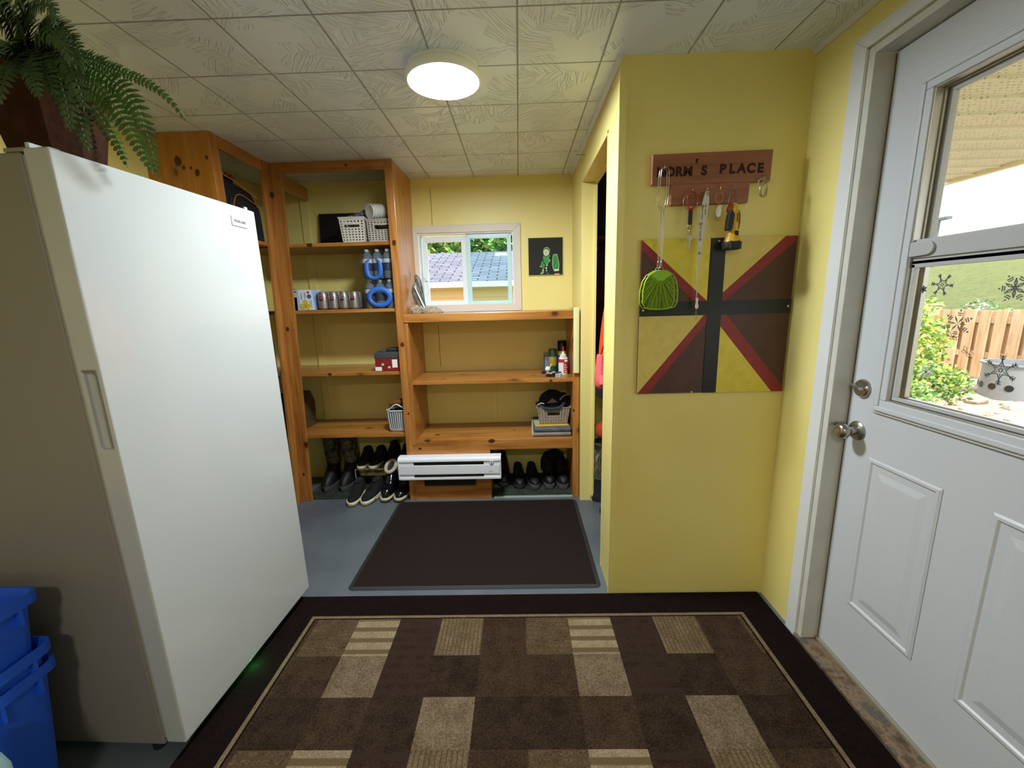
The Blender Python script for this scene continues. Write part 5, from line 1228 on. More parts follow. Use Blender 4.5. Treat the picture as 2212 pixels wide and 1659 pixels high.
# ---------------------------------------------------------------- left cabinet contents
T = thing('laptop_bag', 'black bag with orange piping on the top shelf of the left bay', 'bag', (-1.63, 2.45, SA))
ORP = mat('orange_piping', 'b8673f', .6); BG_ = mat('bag_black', '17171b', .75, bump=.2, bs=80)
b = MB(); b.rings([[(-1.74, 2.25, SA + .001), (-1.535, 2.25, SA + .001), (-1.535, 2.57, SA + .001), (-1.74, 2.57, SA + .001)], [(-1.74, 2.25, 1.95), (-1.53, 2.25, 1.95), (-1.53, 2.575, 1.92), (-1.74, 2.575, 1.92)], [(-1.74, 2.26, 2.06), (-1.56, 2.26, 2.05), (-1.56, 2.57, 2.00), (-1.74, 2.57, 2.0)]]); b.build('bag_body', BG_, T, .02, seg=3, smooth=50)
b = MB(); b.rings([[(-1.53, 2.30, SA + .002), (-1.505, 2.31, SA + .002), (-1.512, 2.565, SA + .002), (-1.53, 2.575, SA + .002)], [(-1.53, 2.30, 1.86), (-1.514, 2.31, 1.86), (-1.514, 2.56, 1.86), (-1.53, 2.575, 1.86)], [(-1.53, 2.32, 1.93), (-1.52, 2.33, 1.925), (-1.52, 2.56, 1.915), (-1.53, 2.57, 1.915)]]); b.build('front_pocket', BG_, T, .01, seg=3, smooth=50)
b = MB(); b.tube(cr([(-1.527, 2.25, 2.03), (-1.527, 2.38, 2.015), (-1.527, 2.48, 1.99), (-1.527, 2.573, 1.967)], 5), .004, 6); b.build('piping', ORP, T, smooth=60)
b = MB(); b.tube(cr([(-1.514, 2.32, 1.87), (-1.514, 2.35, 1.93), (-1.514, 2.40, 1.95), (-1.514, 2.48, 1.935), (-1.514, 2.565, 1.918)], 5), .003, 6); b.build('piping', ORP, T, smooth=60)
T = thing('hairy_brush', 'black bristly brush lying on top of the bag in the left bay', 'brush', (-1.64, 2.42, 2.06))
b = MB(); rq = random.Random(4)
b.tube([(-1.68, 2.30, 2.075), (-1.64, 2.52, 2.05)], .018, 8)
for k in range(160):
    t = rq.random(); p = Vector((-1.68, 2.30, 2.078)).lerp(Vector((-1.64, 2.52, 2.052)), t); d = Vector((rq.uniform(-1, 1), rq.uniform(-.6, .6), rq.uniform(.1, 1))).normalized() * .042
    b.tube([p, p + d], .0012, 3)
b.build('bristle', BK, T)
T = thing('red_pail', 'red plastic pail on the second shelf of the left bay', 'pail', (-1.67, 2.50, SB_))
b = MB(); b.lathe([(0, .001), (.07, .001), (.10, .24), (.106, .245), (.098, .246), (.066, .01)], (-1.67, 2.50, SB_), 'z', 28, caps=False); b.build('pail_body', mat('pail_red', 'c2333a', .4), T, smooth=40)
T = thing('water_jug', 'dark blue water jug with a white tap on the third shelf of the left bay', 'jug', (-1.66, 2.54, SC_ - .0))
JB = mat('jug_blue', '16217a', .3, bump=.1, bs=15)
b = MB(); b.box(-1.78, -1.585, 2.44, 2.660, SC_ + .001, SC_ + .26); o = b.build('jug_body', JB, T, .035, seg=5, smooth=50)
b = MB(); b.tube([(-1.585, 2.63, SC_ + .006), (-1.566, 2.63, SC_ + .006)], .016, 12); b.lathe([(.016, -.036), (.017, .010), (.021, .012), (.021, .020), (0, .020)], (-1.556, 2.635, SC_ - .018 + .0), 'z', 16, caps=False); b.build('tap', WP, T, smooth=50)
T = thing('brown_crate', 'dark brown crate on the lowest shelf of the left bay', 'crate', (-1.67, 2.45, SD))
b = MB(); b.box(-1.79, -1.58, 2.30, 2.58, SD + .001, SD + .27); b.build('crate_body', mat('crate_dark', '2a211b', .7, bump=.2), T, .004)

# ================================================================ footwear
def shoe(name, lab, x, y, rz, L, Wd, Hs, Hh, up, sole, grp=None, z=.0095, toecap=None, lining=None, laces=None, rx=0, strap=None):
    """toe points to local -y; L long, Wd wide, Hs sole height, Hh collar height"""
    T = thing(name, lab, 'shoe', (x, y, z), rz, grp, rx)
    def outl(e, zz, n=28):
        o = []
        for i in range(n):
            a = 2 * PI * i / n; c, s_ = math.cos(a), math.sin(a); yy = s_ * L / 2
            wv = Wd / 2 * (1 - .16 * max(0, s_)) * (1 + .03 * math.sin(a * 2))
            o.append((math.copysign(abs(c) ** .75, c) * (wv + e), math.copysign(abs(s_) ** .8, s_) * (L / 2 + e), zz))
        return o
    b = MB(); b.rings([outl(-.004, .0015), outl(.001, .006), outl(.001, Hs), outl(-.003, Hs + .003)]); b.build('sole', sole, T, local=True, smooth=40)
    if toecap:
        b = MB(); b.rings([outl(.0015, .005), outl(.0015, Hs + .006)], caps=False)
        bmesh.ops.delete(b.bm, geom=[q for q in b.bm.verts if q.co.y > -L * .12], context='VERTS'); b.build('toe_bumper', toecap, T, local=True, solid=.002, smooth=60)
    # upper: sections along the length
    rs = []; N = 14
    for k in range(N + 1):
        t = k / N; yy = -L / 2 * .97 + t * L * .95
        wv = Wd / 2 * .93 * (1 - max(0, t - .5) * .35) * (math.sin(min(1, t * 3.2 + .18) * PI / 2)) * (1 if t < .93 else .85)
        top_ = Hs + (Hh * .42 * math.sin(min(1, t * 3.0 + .25) * PI / 2) if t < .38 else Hh * (.42 + .58 * min(1, (t - .38) / .34) ** .8)) * (1 if t < .95 else .95)
        ring = []
        for i in range(14):
            a = PI * i / 13; ring.append((wv * math.copysign(abs(math.cos(a)) ** .6, math.cos(a)), yy, Hs - .004 + (top_ - Hs + .004) * max(0, math.sin(a)) ** .65))
        rs.append(ring)
    b = MB(); b.rings(rs); b.build('upper', up, T, local=True, smooth=50)
    oy = L * .27
    b = MB(); fl_ = 1.45 if lining else 1
    rr = [(Wd * .27 * fl_ * math.cos(a), oy + L * .16 * fl_ * math.sin(a), Hs + Hh * ((.98 if not lining else 1.08) + (.03 if not lining else .16) * math.sin(a))) for a in [2 * PI * i / 18 for i in range(18)]]
    if lining:
        b.tube([Vector(p) for p in rr], Wd * .15, 10, closed=True); b.build('fleece_collar', lining, T, local=True, smooth=60)
    else:
        b.tube([Vector(p) for p in rr], .006, 8, closed=True); b.build('collar', up, T, local=True, smooth=60)
    b = MB(); b.poly([(p[0], p[1], p[2] + .001) for p in rr]); b.build('opening', mat('shoe_inside', '242322' if not lining else '6a665e', .9), T, local=True)
    if laces:
        for k in range(4):
            yy = -L * .10 + k * L * .055; zz = Hs + Hh * (.52 + .09 * k)
            b = MB(); b.tube([(-Wd * .2, yy, zz - .004), (0, yy + .003, zz + .006), (Wd * .2, yy, zz - .004)], .003, 6); b.build('lace', laces, T, local=True, smooth=60)
    if strap:
        for k, yy in enumerate((-.10, .02)):
            b = MB(); h_ = Hs + Hh * (.50 if k == 0 else .66)
            b.tube([(-Wd * .46, yy * L + .0, Hs + .01), (-Wd * .32, yy * L, h_ - .01), (0, yy * L, h_ + .004), (Wd * .32, yy * L, h_ - .01), (Wd * .46, yy * L, Hs + .01)], .009, 8, flat=.4); b.build('strap', strap, T, local=True, smooth=60)
    return T
SBK = mat('shoe_black', '121214', .55, bump=.15, bs=90); SUE = mat('suede_black', '0e0e10', .9, bump=.2, bs=150); CRM = mat('cream_rubber', 'cdc4a8', .6, var=.06, vs=30); PAT = mat('patent_black', '0d0e12', .15, bump=.15, bs=50, coat=.6)
FLC = mat('cream_fleece', 'bdb29a', .95, var=.15, vs=60, bump=.8, bs=120); DGR = mat('dark_rubber', '222426', .6); GRS = mat('grey_rubber', '4a4c4e', .6)
g = 'shoe pair with cream soles in front'
shoe('low_shoe', 'left shoe of the black cream-soled pair standing on the grey floor', -1.170, 2.675, .05, .25, .088, .028, .078, SUE, CRM, g, z=.005, rx=.036, toecap=CRM)
shoe('low_shoe', 'right shoe of the black cream-soled pair standing on the grey floor', -1.058, 2.685, -.20, .25, .092, .028, .082, SUE, CRM, g, z=.005, rx=.036, toecap=CRM, laces=SBK)
g = 'shiny black ankle boots with cream fleece'
shoe('ankle_boot', 'left shiny black ankle boot with cream fleece collar', -.948, 2.715, -.05, .23, .088, .022, .155, PAT, CRM, g, lining=FLC, laces=None, toecap=CRM)
shoe('ankle_boot', 'right shiny black ankle boot with cream fleece, nearer the bookcase', -.846, 2.712, -.12, .23, .090, .022, .120, PAT, CRM, g, lining=FLC, toecap=CRM)
# wire rack with shoes on it
T = thing('wire_shoe_rack', 'small white wire rack under the tall shelves', 'rack', (-1.08, 2.9, 0))
WRW = mat('white_wire', 'b9b9b4', .4)
def wire(pts, nm='wire', r=.003): b = MB(); b.tube(pts, r, 6); b.build(nm, WRW, T, smooth=60)
rx0, rx1, ry0, ry1, rz = -1.235, -.80, 2.84, 3.03, .150
b = MB(); b.tube([Vector(p) for p in ((rx0, ry0, rz), (rx1, ry0, rz), (rx1, ry1, rz), (rx0, ry1, rz))], .0035, 6, closed=True); b.build('frame', WRW, T, smooth=60)
for k in range(22): x = rx0 + .02 + k * .0195; wire([(x, ry0, rz), (x, ry1, rz)], r=.002)
for x in (rx0, rx1):
    for y in (ry0, ry1): wire([(x, y, rz), (x, y, .011)], 'leg')
zz = rz + .0036
g = 'shoes on the wire rack'
shoe('low_shoe', 'left black cream-soled shoe on the wire rack', -1.185, 2.925, .02, .23, .084, .028, .085, SUE, CRM, g, zz, toecap=CRM)
shoe('low_shoe', 'black cream-soled shoe on the wire rack, second from the left', -1.09, 2.925, -.1, .23, .086, .028, .088, SUE, CRM, g, zz, toecap=CRM, laces=SBK)
shoe('low_shoe', 'black dark-soled shoe on the wire rack, third from the left', -.985, 2.93, -.1, .23, .09, .02, .13, SBK, DGR, g, zz)
shoe('low_shoe', 'black dark-soled shoe at the right end of the wire rack', -.88, 2.93, .0, .22, .09, .02, .11, SBK, DGR, g, zz)
# tall boots
s = NT('camouflage'); s.out(s.ramp(s.noise(16, 3, dist=.8), [(.35, '1d1b15'), (.46, '3a3424'), (.55, '6a6146'), (.60, '2a2a1d'), (.72, '8a8068')]), .8, s.bump(s.noise(60, 3), .2)); CAMO = s.M
def tall_boot(lab, x, y, rz, hh, up, z=.0095, grp=None, sh=SBK, sole=GRS):
    T = thing('tall_boot', lab, 'boot', (x, y, z), rz, grp); L, Wd = .27, .10
    def oc_(cy, rx_, ry_, zz, n=20): return [(rx_ * math.cos(2 * PI * i / n), cy + ry_ * math.sin(2 * PI * i / n), zz) for i in range(n)]
    b = MB(); b.rings([oc_(-.02, .047, .132, .0015), oc_(-.02, .052, .138, .012), oc_(-.02, .050, .136, .038)]); b.build('sole', sole, T, local=True, smooth=40)
    b = MB(); b.rings([oc_(-.02, .048, .132, .036), oc_(-.018, .047, .122, .07), oc_(.0, .046, .100, .10), oc_(.03, .046, .068, .13), oc_(.045, .048, .058, .17)]); b.build('foot', sh, T, local=True, smooth=60)
    b = MB(); b.rings([oc_(.045, .050, .060, .165), oc_(.04, .055, .063, .24), oc_(.035, .060, .068, hh - .02), oc_(.035, .063, .071, hh), oc_(.035, .058, .066, hh - .003), oc_(.035, .054, .06, hh - .06)]); b.build('shaft', up, T, local=True, smooth=60)
    return T
tall_boot('left camouflage winter boot at the left under the tall shelves', -1.440, 2.915, .03, .39, CAMO, grp='camouflage boots')
tall_boot('right camouflage winter boot, next to the shoe rack', -1.310, 2.92, -.03, .40, CAMO, grp='camouflage boots')
# right compartment
g = 'dark shoes under the low bookcase'
shoe('work_shoe', 'black shoe at the left under the low bookcase, beside the heater', -.145, 2.92, .1, .25, .095, .025, .17, SBK, DGR, g)
shoe('sandal', 'black sandal third from the right under the low bookcase', -.028, 2.865, .1, .22, .088, .026, .10, SBK, DGR, g, strap=SBK)
shoe('sandal', 'black strapped sandal second pair piece, angled, under the low bookcase', .078, 2.865, .16, .235, .090, .030, .095, SBK, GRS, g, strap=SBK)
shoe('work_shoe', 'left black grey-soled shoe of the rightmost pair under the low bookcase', .195, 2.875, .02, .25, .092, .034, .135, SBK, GRS, g, strap=SBK)
shoe('work_shoe', 'right black grey-soled shoe of the rightmost pair under the low bookcase', .290, 2.865, .06, .25, .092, .034, .135, SBK, GRS, g, strap=SBK)
T = thing('dark_hat', 'black knitted hat lying behind the shoes under the low bookcase', 'hat', (.24, 3.01, .01)); b = MB(); b.blob((.24, 3.02, .10), (.10, .03, .115), 3, .04, 9)
for v_ in b.bm.verts: v_.co.z = max(.010, v_.co.z)
b.build('hat_body', DARKF, T, smooth=60)

# ================================================================ closet contents
HV = mat('hi_vis_orange', 'ff4a1c', .7, bump=.15, bs=30); HY_ = mat('hi_vis_yellow', 'd4e830', .6); RFG = mat('reflective_grey', '77797c', .4)
T = thing('hi_vis_jacket', 'orange hi-vis jacket with yellow and grey bands hanging in the closet', 'jacket', (.62, 2.28, 1.55))
def ovalrings(lst, n=20): return [[(x + rx_ * math.cos(2 * PI * i / n), y + ry_ * math.sin(2 * PI * i / n), z) for i in range(n)] for x, y, z, rx_, ry_ in lst]
def jpart(z0_, z1_, m_, nm, e=0):
    b = MB(); lst = []
    for k in range(9):
        z = z1_ + (z0_ - z1_) * k / 8; d = max(0, 1.50 - z)
        xl = .465 + .085 * math.exp(-d * 4.5) - .02 * d; lst.append(((xl + .90) / 2, 2.43, z, (.90 - xl) / 2 * (min(1, (d + .02) / .06) ** .5) + e, (.06 + .06 * min(1, d * 3)) * (min(1, (d + .02) / .05) ** .5) + e))
    b.rings(ovalrings(lst, 28)); return b.build(nm, m_, T, smooth=60)
jpart(.955, 1.50, HV, 'body'); jpart(.925, .955, HY_, 'band', .002); jpart(.885, .925, RFG, 'band', .002); jpart(.86, .885, HY_, 'band', .002); jpart(.76, .86, DARKF, 'hem')
b = MB(); b.tube(cr([(.70, 2.43, 1.49), (.70, 2.43, 1.58), (.72, 2.43, 1.61), (.70, 2.43, 1.63)], 5), .003, 6); b.build('hanger_hook', WIRE, T, smooth=60)
T = thing('closet_rod', 'clothes rod in the closet', 'rod', (.70, 2.3, 1.63)); b = MB(); b.tube([(.70, 1.766, 1.64), (.70, 3.06, 1.64)], .014, 12); b.build('rod', 'pine_y', T, smooth=60)
box_ = thing('added_dark_shelf', 'dark board added high in the closet under the shade block', 'shelf', (.78, 2.6, 1.70))  # added board, dark so the upper closet stays in shade
b = MB(); b.box(.476, 1.077, 2.66, 3.06, 1.70, 1.72); b.build('board', mat('closet_shade_brown', '2a1f16', .8), box_)
box_ = thing('closet_shade_block', 'black block added for the shade high in the closet', 'bag', (.78, 2.8, 1.72))  # added black block, hides the yellow wall where the closet is in shade
b = MB(); b.box(.480, 1.05, 2.69, 3.04, 1.721, 2.12); b.build('bag_body', mat('closet_shade_black', '0f0d0e', .9, var=.3, vs=10), box_, .03, seg=3, smooth=50)
T = thing('dark_coat', 'dark coat hanging behind the orange jacket in the closet', 'coat', (.70, 2.78, 1.5))
b = MB(); b.rings(ovalrings([(.70, 2.82, 1.69, .16, .06), (.70, 2.82, 1.60, .20, .10), (.70, 2.82, 1.2, .19, .12), (.70, 2.82, .78, .21, .13)], 24)); b.build('coat_body', mat('dark_brown_cloth', '251c19', .9, var=.4, vs=12), T, smooth=60)
T = thing('pink_mitten', 'pink fleece mitten hanging in the closet doorway', 'mitten', (.47, 2.23, .92))
b = MB(); b.rings(ovalrings([(.440, 2.23, 1.04, .022, .03), (.440, 2.235, .98, .026, .035), (.440, 2.24, .91, .032, .048), (.440, 2.24, .87, .028, .044), (.440, 2.24, .85, .014, .025)], 16)); b.tube([(.440, 2.20, .93), (.438, 2.185, .90), (.438, 2.183, .885)], .014, 8); b.build('mitten_body', mat('pink_fleece', 'f0686c', .85, bump=.3), T, smooth=60)
b = MB(); b.tube([(.440, 2.23, 1.04), (.52, 2.24, 1.3), (.60, 2.24, 1.62)], .003, 6); b.build('string', DARKF, T)
tall_boot('left camouflage rubber boot standing in the closet doorway', .575, 2.60, PI / 2 * 1.0, .42, CAMO, z=0, grp='boots in the closet', sh=DGR, sole=DGR)
tall_boot('right camouflage rubber boot standing deeper in the closet', .60, 2.42, PI / 2 * 1.05, .40, CAMO, z=0, grp='boots in the closet', sh=DGR, sole=DGR)
T = thing('orange_bag', 'dark orange cloth bag lying on the closet boots', 'bag', (.60, 2.56, .50))
b = MB(); b.blob((.60, 2.58, .50), (.12, .13, .068), 3, .05, 6); b.build('bag_body', mat('rust_cloth', 'a4391c', .8, var=.2, vs=30), T, smooth=60)
b = MB(); b.box(.476, 1.078, 1.766, YB - .002, 0.0005, .003); 
b.bm.free()

# ================================================================ outdoors
def shell_roof(): 
    b = MB(); b.box(XL - 1.2, 3.17, YR - 1.5, YB + .25, 2.42, 2.50); return struct(b.build('trim_13', mat('roof_deck', '55504a', .9)), 'unseen roof slab added over the room and eave to block the sun', 'roof')
shell_roof()  # out of view, added to keep sunlight off the room
b = MB(); b.box(XL - .1, 1.21, YR - .1, YB + .12, H + .06, 2.42); struct(b.build('trim_14', WHITE), 'framing above the ceiling', 'wall')
# soffit: pleated perforated panels
s = NT('cream_soffit'); x_ = s.xyz()
vo = s.node('TexVoronoi'); vo.inputs['Scale'].default_value = 42; vo.inputs['Randomness'].default_value = .25; s.L.new(s.tc.outputs['Object'], vo.inputs['Vector'])
dots = s.math('LESS_THAN', vo.outputs['Distance'], .22)
s.out(s.mix(s.math('MULTIPLY', dots, .8), 'cdc8b8', '6f6a5a'), .5)
b = MB(); pts = []
y = -2.0
prof = []
while y < 3.3:
    prof += [(y, 2.125), (y + .004, 2.138), (y + .008, 2.125), (y + .130, 2.125), (y + .134, 2.116), (y + .160, 2.116), (y + .164, 2.125)]; y += .166
prof = [(p[0], p[1]) for p in prof]
vs = [[b.bm.verts.new((x, p[0], p[1])) for p in prof] for x in (1.21, 3.16)]
for i in range(len(prof) - 1): b._f([vs[0][i], vs[0][i + 1], vs[1][i + 1], vs[1][i]])
so_ = b.build('eave_soffit', s.M); struct(so_, 'cream perforated eave soffit outside the entry door', 'soffit')
b = MB(); b.box(3.16, 3.20, -2.0, 3.35, 2.10, 2.45); struct(b.build('eave_fascia', mat('cream_fascia', 'd8cfb4', .5)), 'cream fascia board along the eave', 'fascia')
# ground
s = NT('stony_ground'); s.out(s.ramp(s.noise(3.2, 8, rough=.75), [(.3, '9a8672'), (.5, 'b9a792'), (.62, 'c4b5a0'), (.75, '8f9a66')]), .95, s.bump(s.noise(5, 8, rough=.7), .8, .08))
rg = random.Random(11)
b = MB(); n_ = 40; V_ = [[b.bm.verts.new((1.22 + i * .22, -2 + j * .35, (-.12 + .022 * i * .22 + rg.uniform(-.03, .03)))) for j in range(n_)] for i in range(n_)]
for i in range(n_ - 1):
    for j in range(n_ - 1): b._f([V_[i][j], V_[i + 1][j], V_[i + 1][j + 1], V_[i][j + 1]])
struct(b.build('garden_ground', s.M, smooth=60), 'stony garden ground outside the entry door', 'ground')
ROK = NT('pale_rock'); ROK.out(ROK.ramp(ROK.noise(9, 7, rough=.7), [(.3, '8a7868'), (.55, 'bfae9c'), (.75, 'd9ccbc')]), .9, ROK.bump(ROK.noise(14, 6), .7, .03))
for lane, (ln, f_) in enumerate((('left', 1.0), ('middle', .90), ('right', .80))):
    for row, (rn, x_) in enumerate((('nearest the door window', 5.05), ('halfway to the fence', 5.65), ('near the foot of the fence', 6.25))):
        for k, (sn, r_) in enumerate((('large', .15), ('small', .075))):
            if x_ * f_ > 5.3 and x_ < 6.5 and x_ * f_ < 6.1 and lane == 0 and row == 0: pass
            x = x_ + .26 * k + rg.uniform(-.05, .05); y = x * (f_ - (.10 if lane == 2 and row == 2 else 0)) + rg.uniform(-.1, .1) + .12 * k; r = r_ * rg.uniform(.85, 1.15)
            b = MB(); b.blob((x, y, -.035 + r * .2), (r, r * rg.uniform(.7, 1), r * .5), 2, .14, k + lane * 2 + row * 6)
            tag(b.build('garden_rock', ROK.M, smooth=20), sn + ' pale rock, ' + ln + ' of the ground, ' + rn, 'rock', 'rocks in the garden')
# hill
s = NT('grassy_hill'); s.out(s.ramp(s.noise(3.4, 10, rough=.9), [(.34, '5f6b30'), (.46, '7c8440'), (.56, '8f9450'), (.68, 'a39a6c')]), .95, s.bump(s.noise(6, 8, rough=.8), 1, .2))
b = MB(); nx_, ny_ = 34, 40
def hz(x): t = max(0, (x - 7.6) / 22); return .06 + 4.0 * min(1, t) ** .95 + max(0, x - 29.6) * .02
V_ = [[b.bm.verts.new((7.5 + i * .9, -6 + j * 1.3, hz(7.5 + i * .9) + rg.uniform(-.07, .07))) for j in range(ny_)] for i in range(nx_)]
for i in range(nx_ - 1):
    for j in range(ny_ - 1): b._f([V_[i][j], V_[i + 1][j], V_[i + 1][j + 1], V_[i][j + 1]])
struct(b.build('hillside', s.M, smooth=60), 'grassy hillside behind the fence', 'hill')
s = NT('lawn_far'); s.out(s.ramp(s.noise(2, 6), [(.3, '7d8a4a'), (.7, 'a3a56a')]), .95)
b = MB(); b.box(-40, 60, -30, 60, -.6, -.4); struct(b.build('yard', s.M), 'grass yard around the house', 'ground')
# fence
s = NT('cedar_fence'); v = s.mapping((5, 5, .6)); s.out(s.ramp(s.noise(3, 6, v, .6), [(.3, 'b08a62'), (.55, 'cdab86'), (.75, 'dcc3a2')]), .75)
T = thing('board_fence', 'light wooden board-on-board fence at the foot of the hill', 'fence', (7, 6, 0))
FXX = 7.0
for y in (7.17, 4.77, 2.37):
    b = MB(); b.box(FXX - .06, FXX + .06, y - .06, y + .06, -.35, 1.10); b.box(FXX - .08, FXX + .08, y - .08, y + .08, 1.10, 1.13); b.build('fence_post', s.M, T, .005)
for z in (.85, .33):
    b = MB(); b.box(FXX - .02, FXX + .02, 1.5, 7.15, z, z + .09); b.build('rail', s.M, T, .003)
y = 7.02; k = 0
while y > 1.6:
    b = MB(); b.box(FXX - .04, FXX - .02, y - .14, y, .04, 1.04 + .006 * (k % 3)); b.build('fence_board', s.M, T, .002)
    b = MB(); b.box(FXX + .02, FXX + .04, y - .24, y - .10, .04, 1.03); b.build('fence_board', s.M, T, .002)
    y -= .205; k += 1
# bushes: foliage of many small leaves
def leafy(c, r, n, size, mlist, seed, flat=False):
    rq = random.Random(seed); b = MB()
    for k in range(n):
        u, v_ = rq.uniform(-1, 1), rq.uniform(0, 2 * PI); q = math.sqrt(1 - u * u); rad = .55 + .5 * rq.random()
        p = Vector((c[0] + r[0] * q * math.cos(v_) * rad, c[1] + r[1] * q * math.sin(v_) * rad, c[2] + r[2] * u * rad))
        d = Vector((rq.uniform(-1, 1), rq.uniform(-1, 1), rq.uniform(-.3, .8))).normalized(); e = d.orthogonal().normalized(); ang = rq.random() * PI
        e = Matrix.Rotation(ang, 3, d) @ e; s_ = size * rq.uniform(.6, 1.3); b.mi = rq.randrange(len(mlist))
        b._f([b.bm.verts.new(x) for x in (p, p + d * s_ * .5 + e * s_ * .28, p + d * s_, p + d * s_ * .5 - e * s_ * .28)])
    return b
LF1 = mat('leaf_light', '9fc05a', .6); LF2 = mat('leaf_mid', '6f9a50', .6); LF3 = mat('leaf_yellow', 'c3c95c', .6); LF4 = mat('leaf_dark', '4d7440', .6); BARK = mat('bark', '6a5a48', .9)
def bush(lab, x, y, z0_, z1_, rx_, n, size, ml, seed, nm='garden_bush', cat='bush'):
    T = thing(nm, lab, cat, (x, y, z0_), group='shrubs in front of the fence' if cat == 'bush' else None)
    leafy((x, y, (z0_ + z1_) / 2), (rx_, rx_, (z1_ - z0_) / 2), n, size, ml, seed).build('foliage', ml, T)
    b = MB(); rq = random.Random(seed)
    for k in range(6): b.tube([(x, y, z0_ - .1), (x + rq.uniform(-1, 1) * rx_ * .5, y + rq.uniform(-1, 1) * rx_ * .5, z0_ + (z1_ - z0_) * .8)], .008, 5)
    b.build('stem', BARK, T)
bush('tall yellow-green shrub at the left end of the fence', 5.6, 6.02, -.02, 1.16, .40, 2600, .07, [LF1, LF2, LF3], 1)
bush('low bushy green shrub in front of the tall one', 5.15, 5.12, -.05, .46, .32, 1500, .06, [LF1, LF2, LF3, LF4], 2)
bush('small low plant nearest the door window', 4.3, 4.55, -.08, .34, .26, 900, .05, [LF2, LF4, LF1], 3)
bush('green bush above the left end of the fence on the hill', 8.6, 9.3, .2, 1.32, .5, 1600, .10, [LF2, LF1, LF3], 4)
# flowering shrub line behind the fence
bush('pale flowering shrub just behind the fence', 8.2, 7.5, .2, 1.16, .42, 1300, .06, [mat('petal_pale', 'c9c6c0', .7), LF2, LF4], 5)
# fire ring
T = thing('fire_ring', 'grey metal fire ring with cut-out holes on the stony ground', 'fire ring', (6.3, 5.18, .0))
b = MB(); fc_ = (6.3, 5.18, -.02); b.lathe([(.36, 0), (.36, .42), (.385, .43), (.385, .45), (.345, .45), (.345, 0)], fc_, 'z', 40, caps=False); b.build('ring', mat('weathered_steel', '8f9296', .5, .4), T, smooth=40)
for k in range(14):
    a = k * 2 * PI / 14; b = MB(); b.lathe([(0, -.004), (.04, -.004), (.04, .004), (0, .004)], (0, 0, 0), 'x', 12, caps=False); b.xf(Matrix.Translation((fc_[0] + .362 * math.cos(a), fc_[1] + .362 * math.sin(a), .14)) @ Matrix.Rotation(a, 4, 'Z')); b.build('hole', BLACK, T)
# car behind fence
T = thing('parked_car', 'dark blue parked car of which only the roof shows above the fence', 'car', (9.6, 6.1, .3))
CB = mat('car_blue', '4f6d8c', .3, .3); 
b = MB(); b.prism([(4.0, .35), (8.2, .35), (8.2, .72), (7.8, .80), (7.2, .84), (6.7, 1.16), (5.2, 1.18), (4.5, .84), (4.0, .8)], 'x', 8.9, 10.5); b.build('body', CB, T, .04, seg=3)
b = MB(); b.prism([(4.65, .87), (7.05, .87), (6.6, 1.11), (5.25, 1.12)], 'x', 8.88, 8.895); b.build('side_window', BLACK, T)
for yy in (4.9, 7.4):
    b = MB(); b.lathe([(0, -.1), (.3, -.1), (.3, .1), (0, .1)], (9.0, yy, .42), 'x', 24, caps=False); b.build('wheel', BLACK, T, smooth=40)
# street lamp
T = thing('street_lamp', 'distant lamp post seen through the upper door window', 'street lamp', (20.5, 21.45, 2.5))
b = MB(); b.tube([(20.5, 21.45, 2.5), (20.5, 21.45, 4.72)], .045, 8); b.build('pole', mat('lamp_grey', '5b6066', .5), T)
b = MB(); b.box(20.35, 20.65, 21.0, 21.52, 4.70, 4.82); b.build('lamp_head', 'lamp_grey', T)

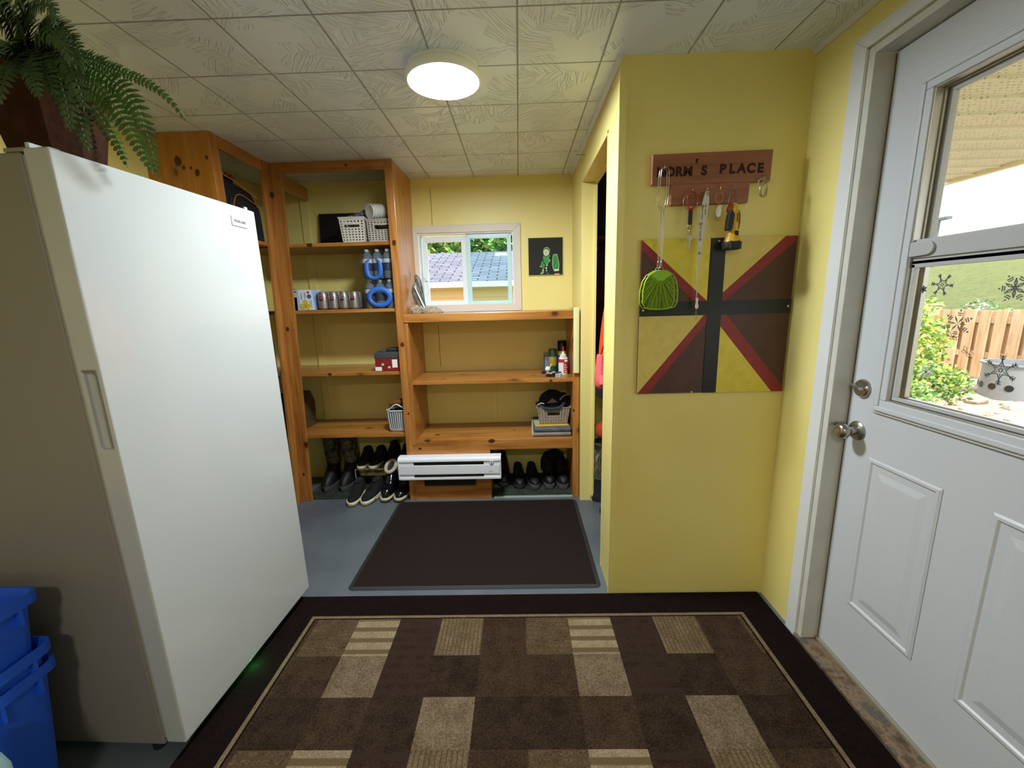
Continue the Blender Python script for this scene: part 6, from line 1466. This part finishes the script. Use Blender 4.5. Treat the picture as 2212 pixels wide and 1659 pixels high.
# garage behind the back window
T = thing('garage', 'neighbouring garage with grey shingle roof and tan siding behind the small window', 'building', (-1, 8.2, 0))
s = NT('grey_shingles'); bt = s.node('TexBrick'); bt.inputs['Scale'].default_value = 1; bt.inputs['Brick Width'].default_value = .32; bt.inputs['Row Height'].default_value = .125; bt.inputs['Mortar Size'].default_value = .013
v = s.mapping((1, 1, 1), (-.0, 0, 0)); s.L.new(v, bt.inputs['Vector'])
bt.inputs['Color1'].default_value = lin('5d5b66'); bt.inputs['Color2'].default_value = lin('72707c'); bt.inputs['Mortar'].default_value = lin('24222c')
s.out(bt.outputs['Color'], .9)
GX0, GX1, GY, GZ = -7, 5, 7.2, 1.685
b = MB(); b.prism([(GY - .22, GZ), (GY + 2.4, 2.46), (GY + 2.4, 2.38), (GY - .22, GZ - .05)], 'x', GX0, GX1); b.build('roof', s.M, T)
b = MB(); b.prism([(GY + 2.4, 2.46), (GY + 5.0, GZ), (GY + 5.0, GZ - .05), (GY + 2.4, 2.38)], 'x', GX0, GX1); b.build('roof', s.M, T)
b = MB(); b.box(GX0, GX1, GY - .25, GY - .22, GZ - .075, GZ + .002); b.box(GX0, GX1, GY - .25, GY, GZ - .085, GZ - .075); b.build('eave_board', mat('eave_white', 'aeb2b6', .5), T)
s = NT('tan_siding'); q = s.math('FRACT', s.math('MULTIPLY', s.xyz()['Z'], 1 / .13)); s.out(s.mix(s.ramp(q, [(0, (1, 1, 1, 1)), (.07, (0, 0, 0, 1))]), 'd6aa7e', '8f6c4c'), .6)
b = MB(); b.box(GX0 + .2, GX1 - .2, GY, GY + 4.8, -.5, GZ - .05); b.build('siding', s.M, T)
for k, (x, y, zc, r) in enumerate(((-5.4, 16.5, 3.8, 1.6), (-3.4, 15, 3.9, 1.6), (-1.4, 17, 4.2, 1.75), (.5, 15, 3.9, 1.6), (2.6, 16.5, 3.9, 1.7))):
    T = thing('garden_tree', ['leftmost leafy tree behind the garage roof', 'second leafy tree from the left behind the garage', 'middle leafy tree showing over the garage roof in the left pane', 'leafy tree over the garage roof in the right pane', 'rightmost leafy tree behind the garage'][k], 'tree', (x, y, -.4), group='trees behind the garage')
    leafy((x, y, zc), (r, r * .7, r * 1.05), 5200, .24, [LF2, LF1, LF4], 20 + k).build('crown', [LF2, LF1, LF4], T)
    b = MB(); b.tube([(x, y, -.4), (x, y, zc)], .16, 8); b.build('trunk', BARK, T)
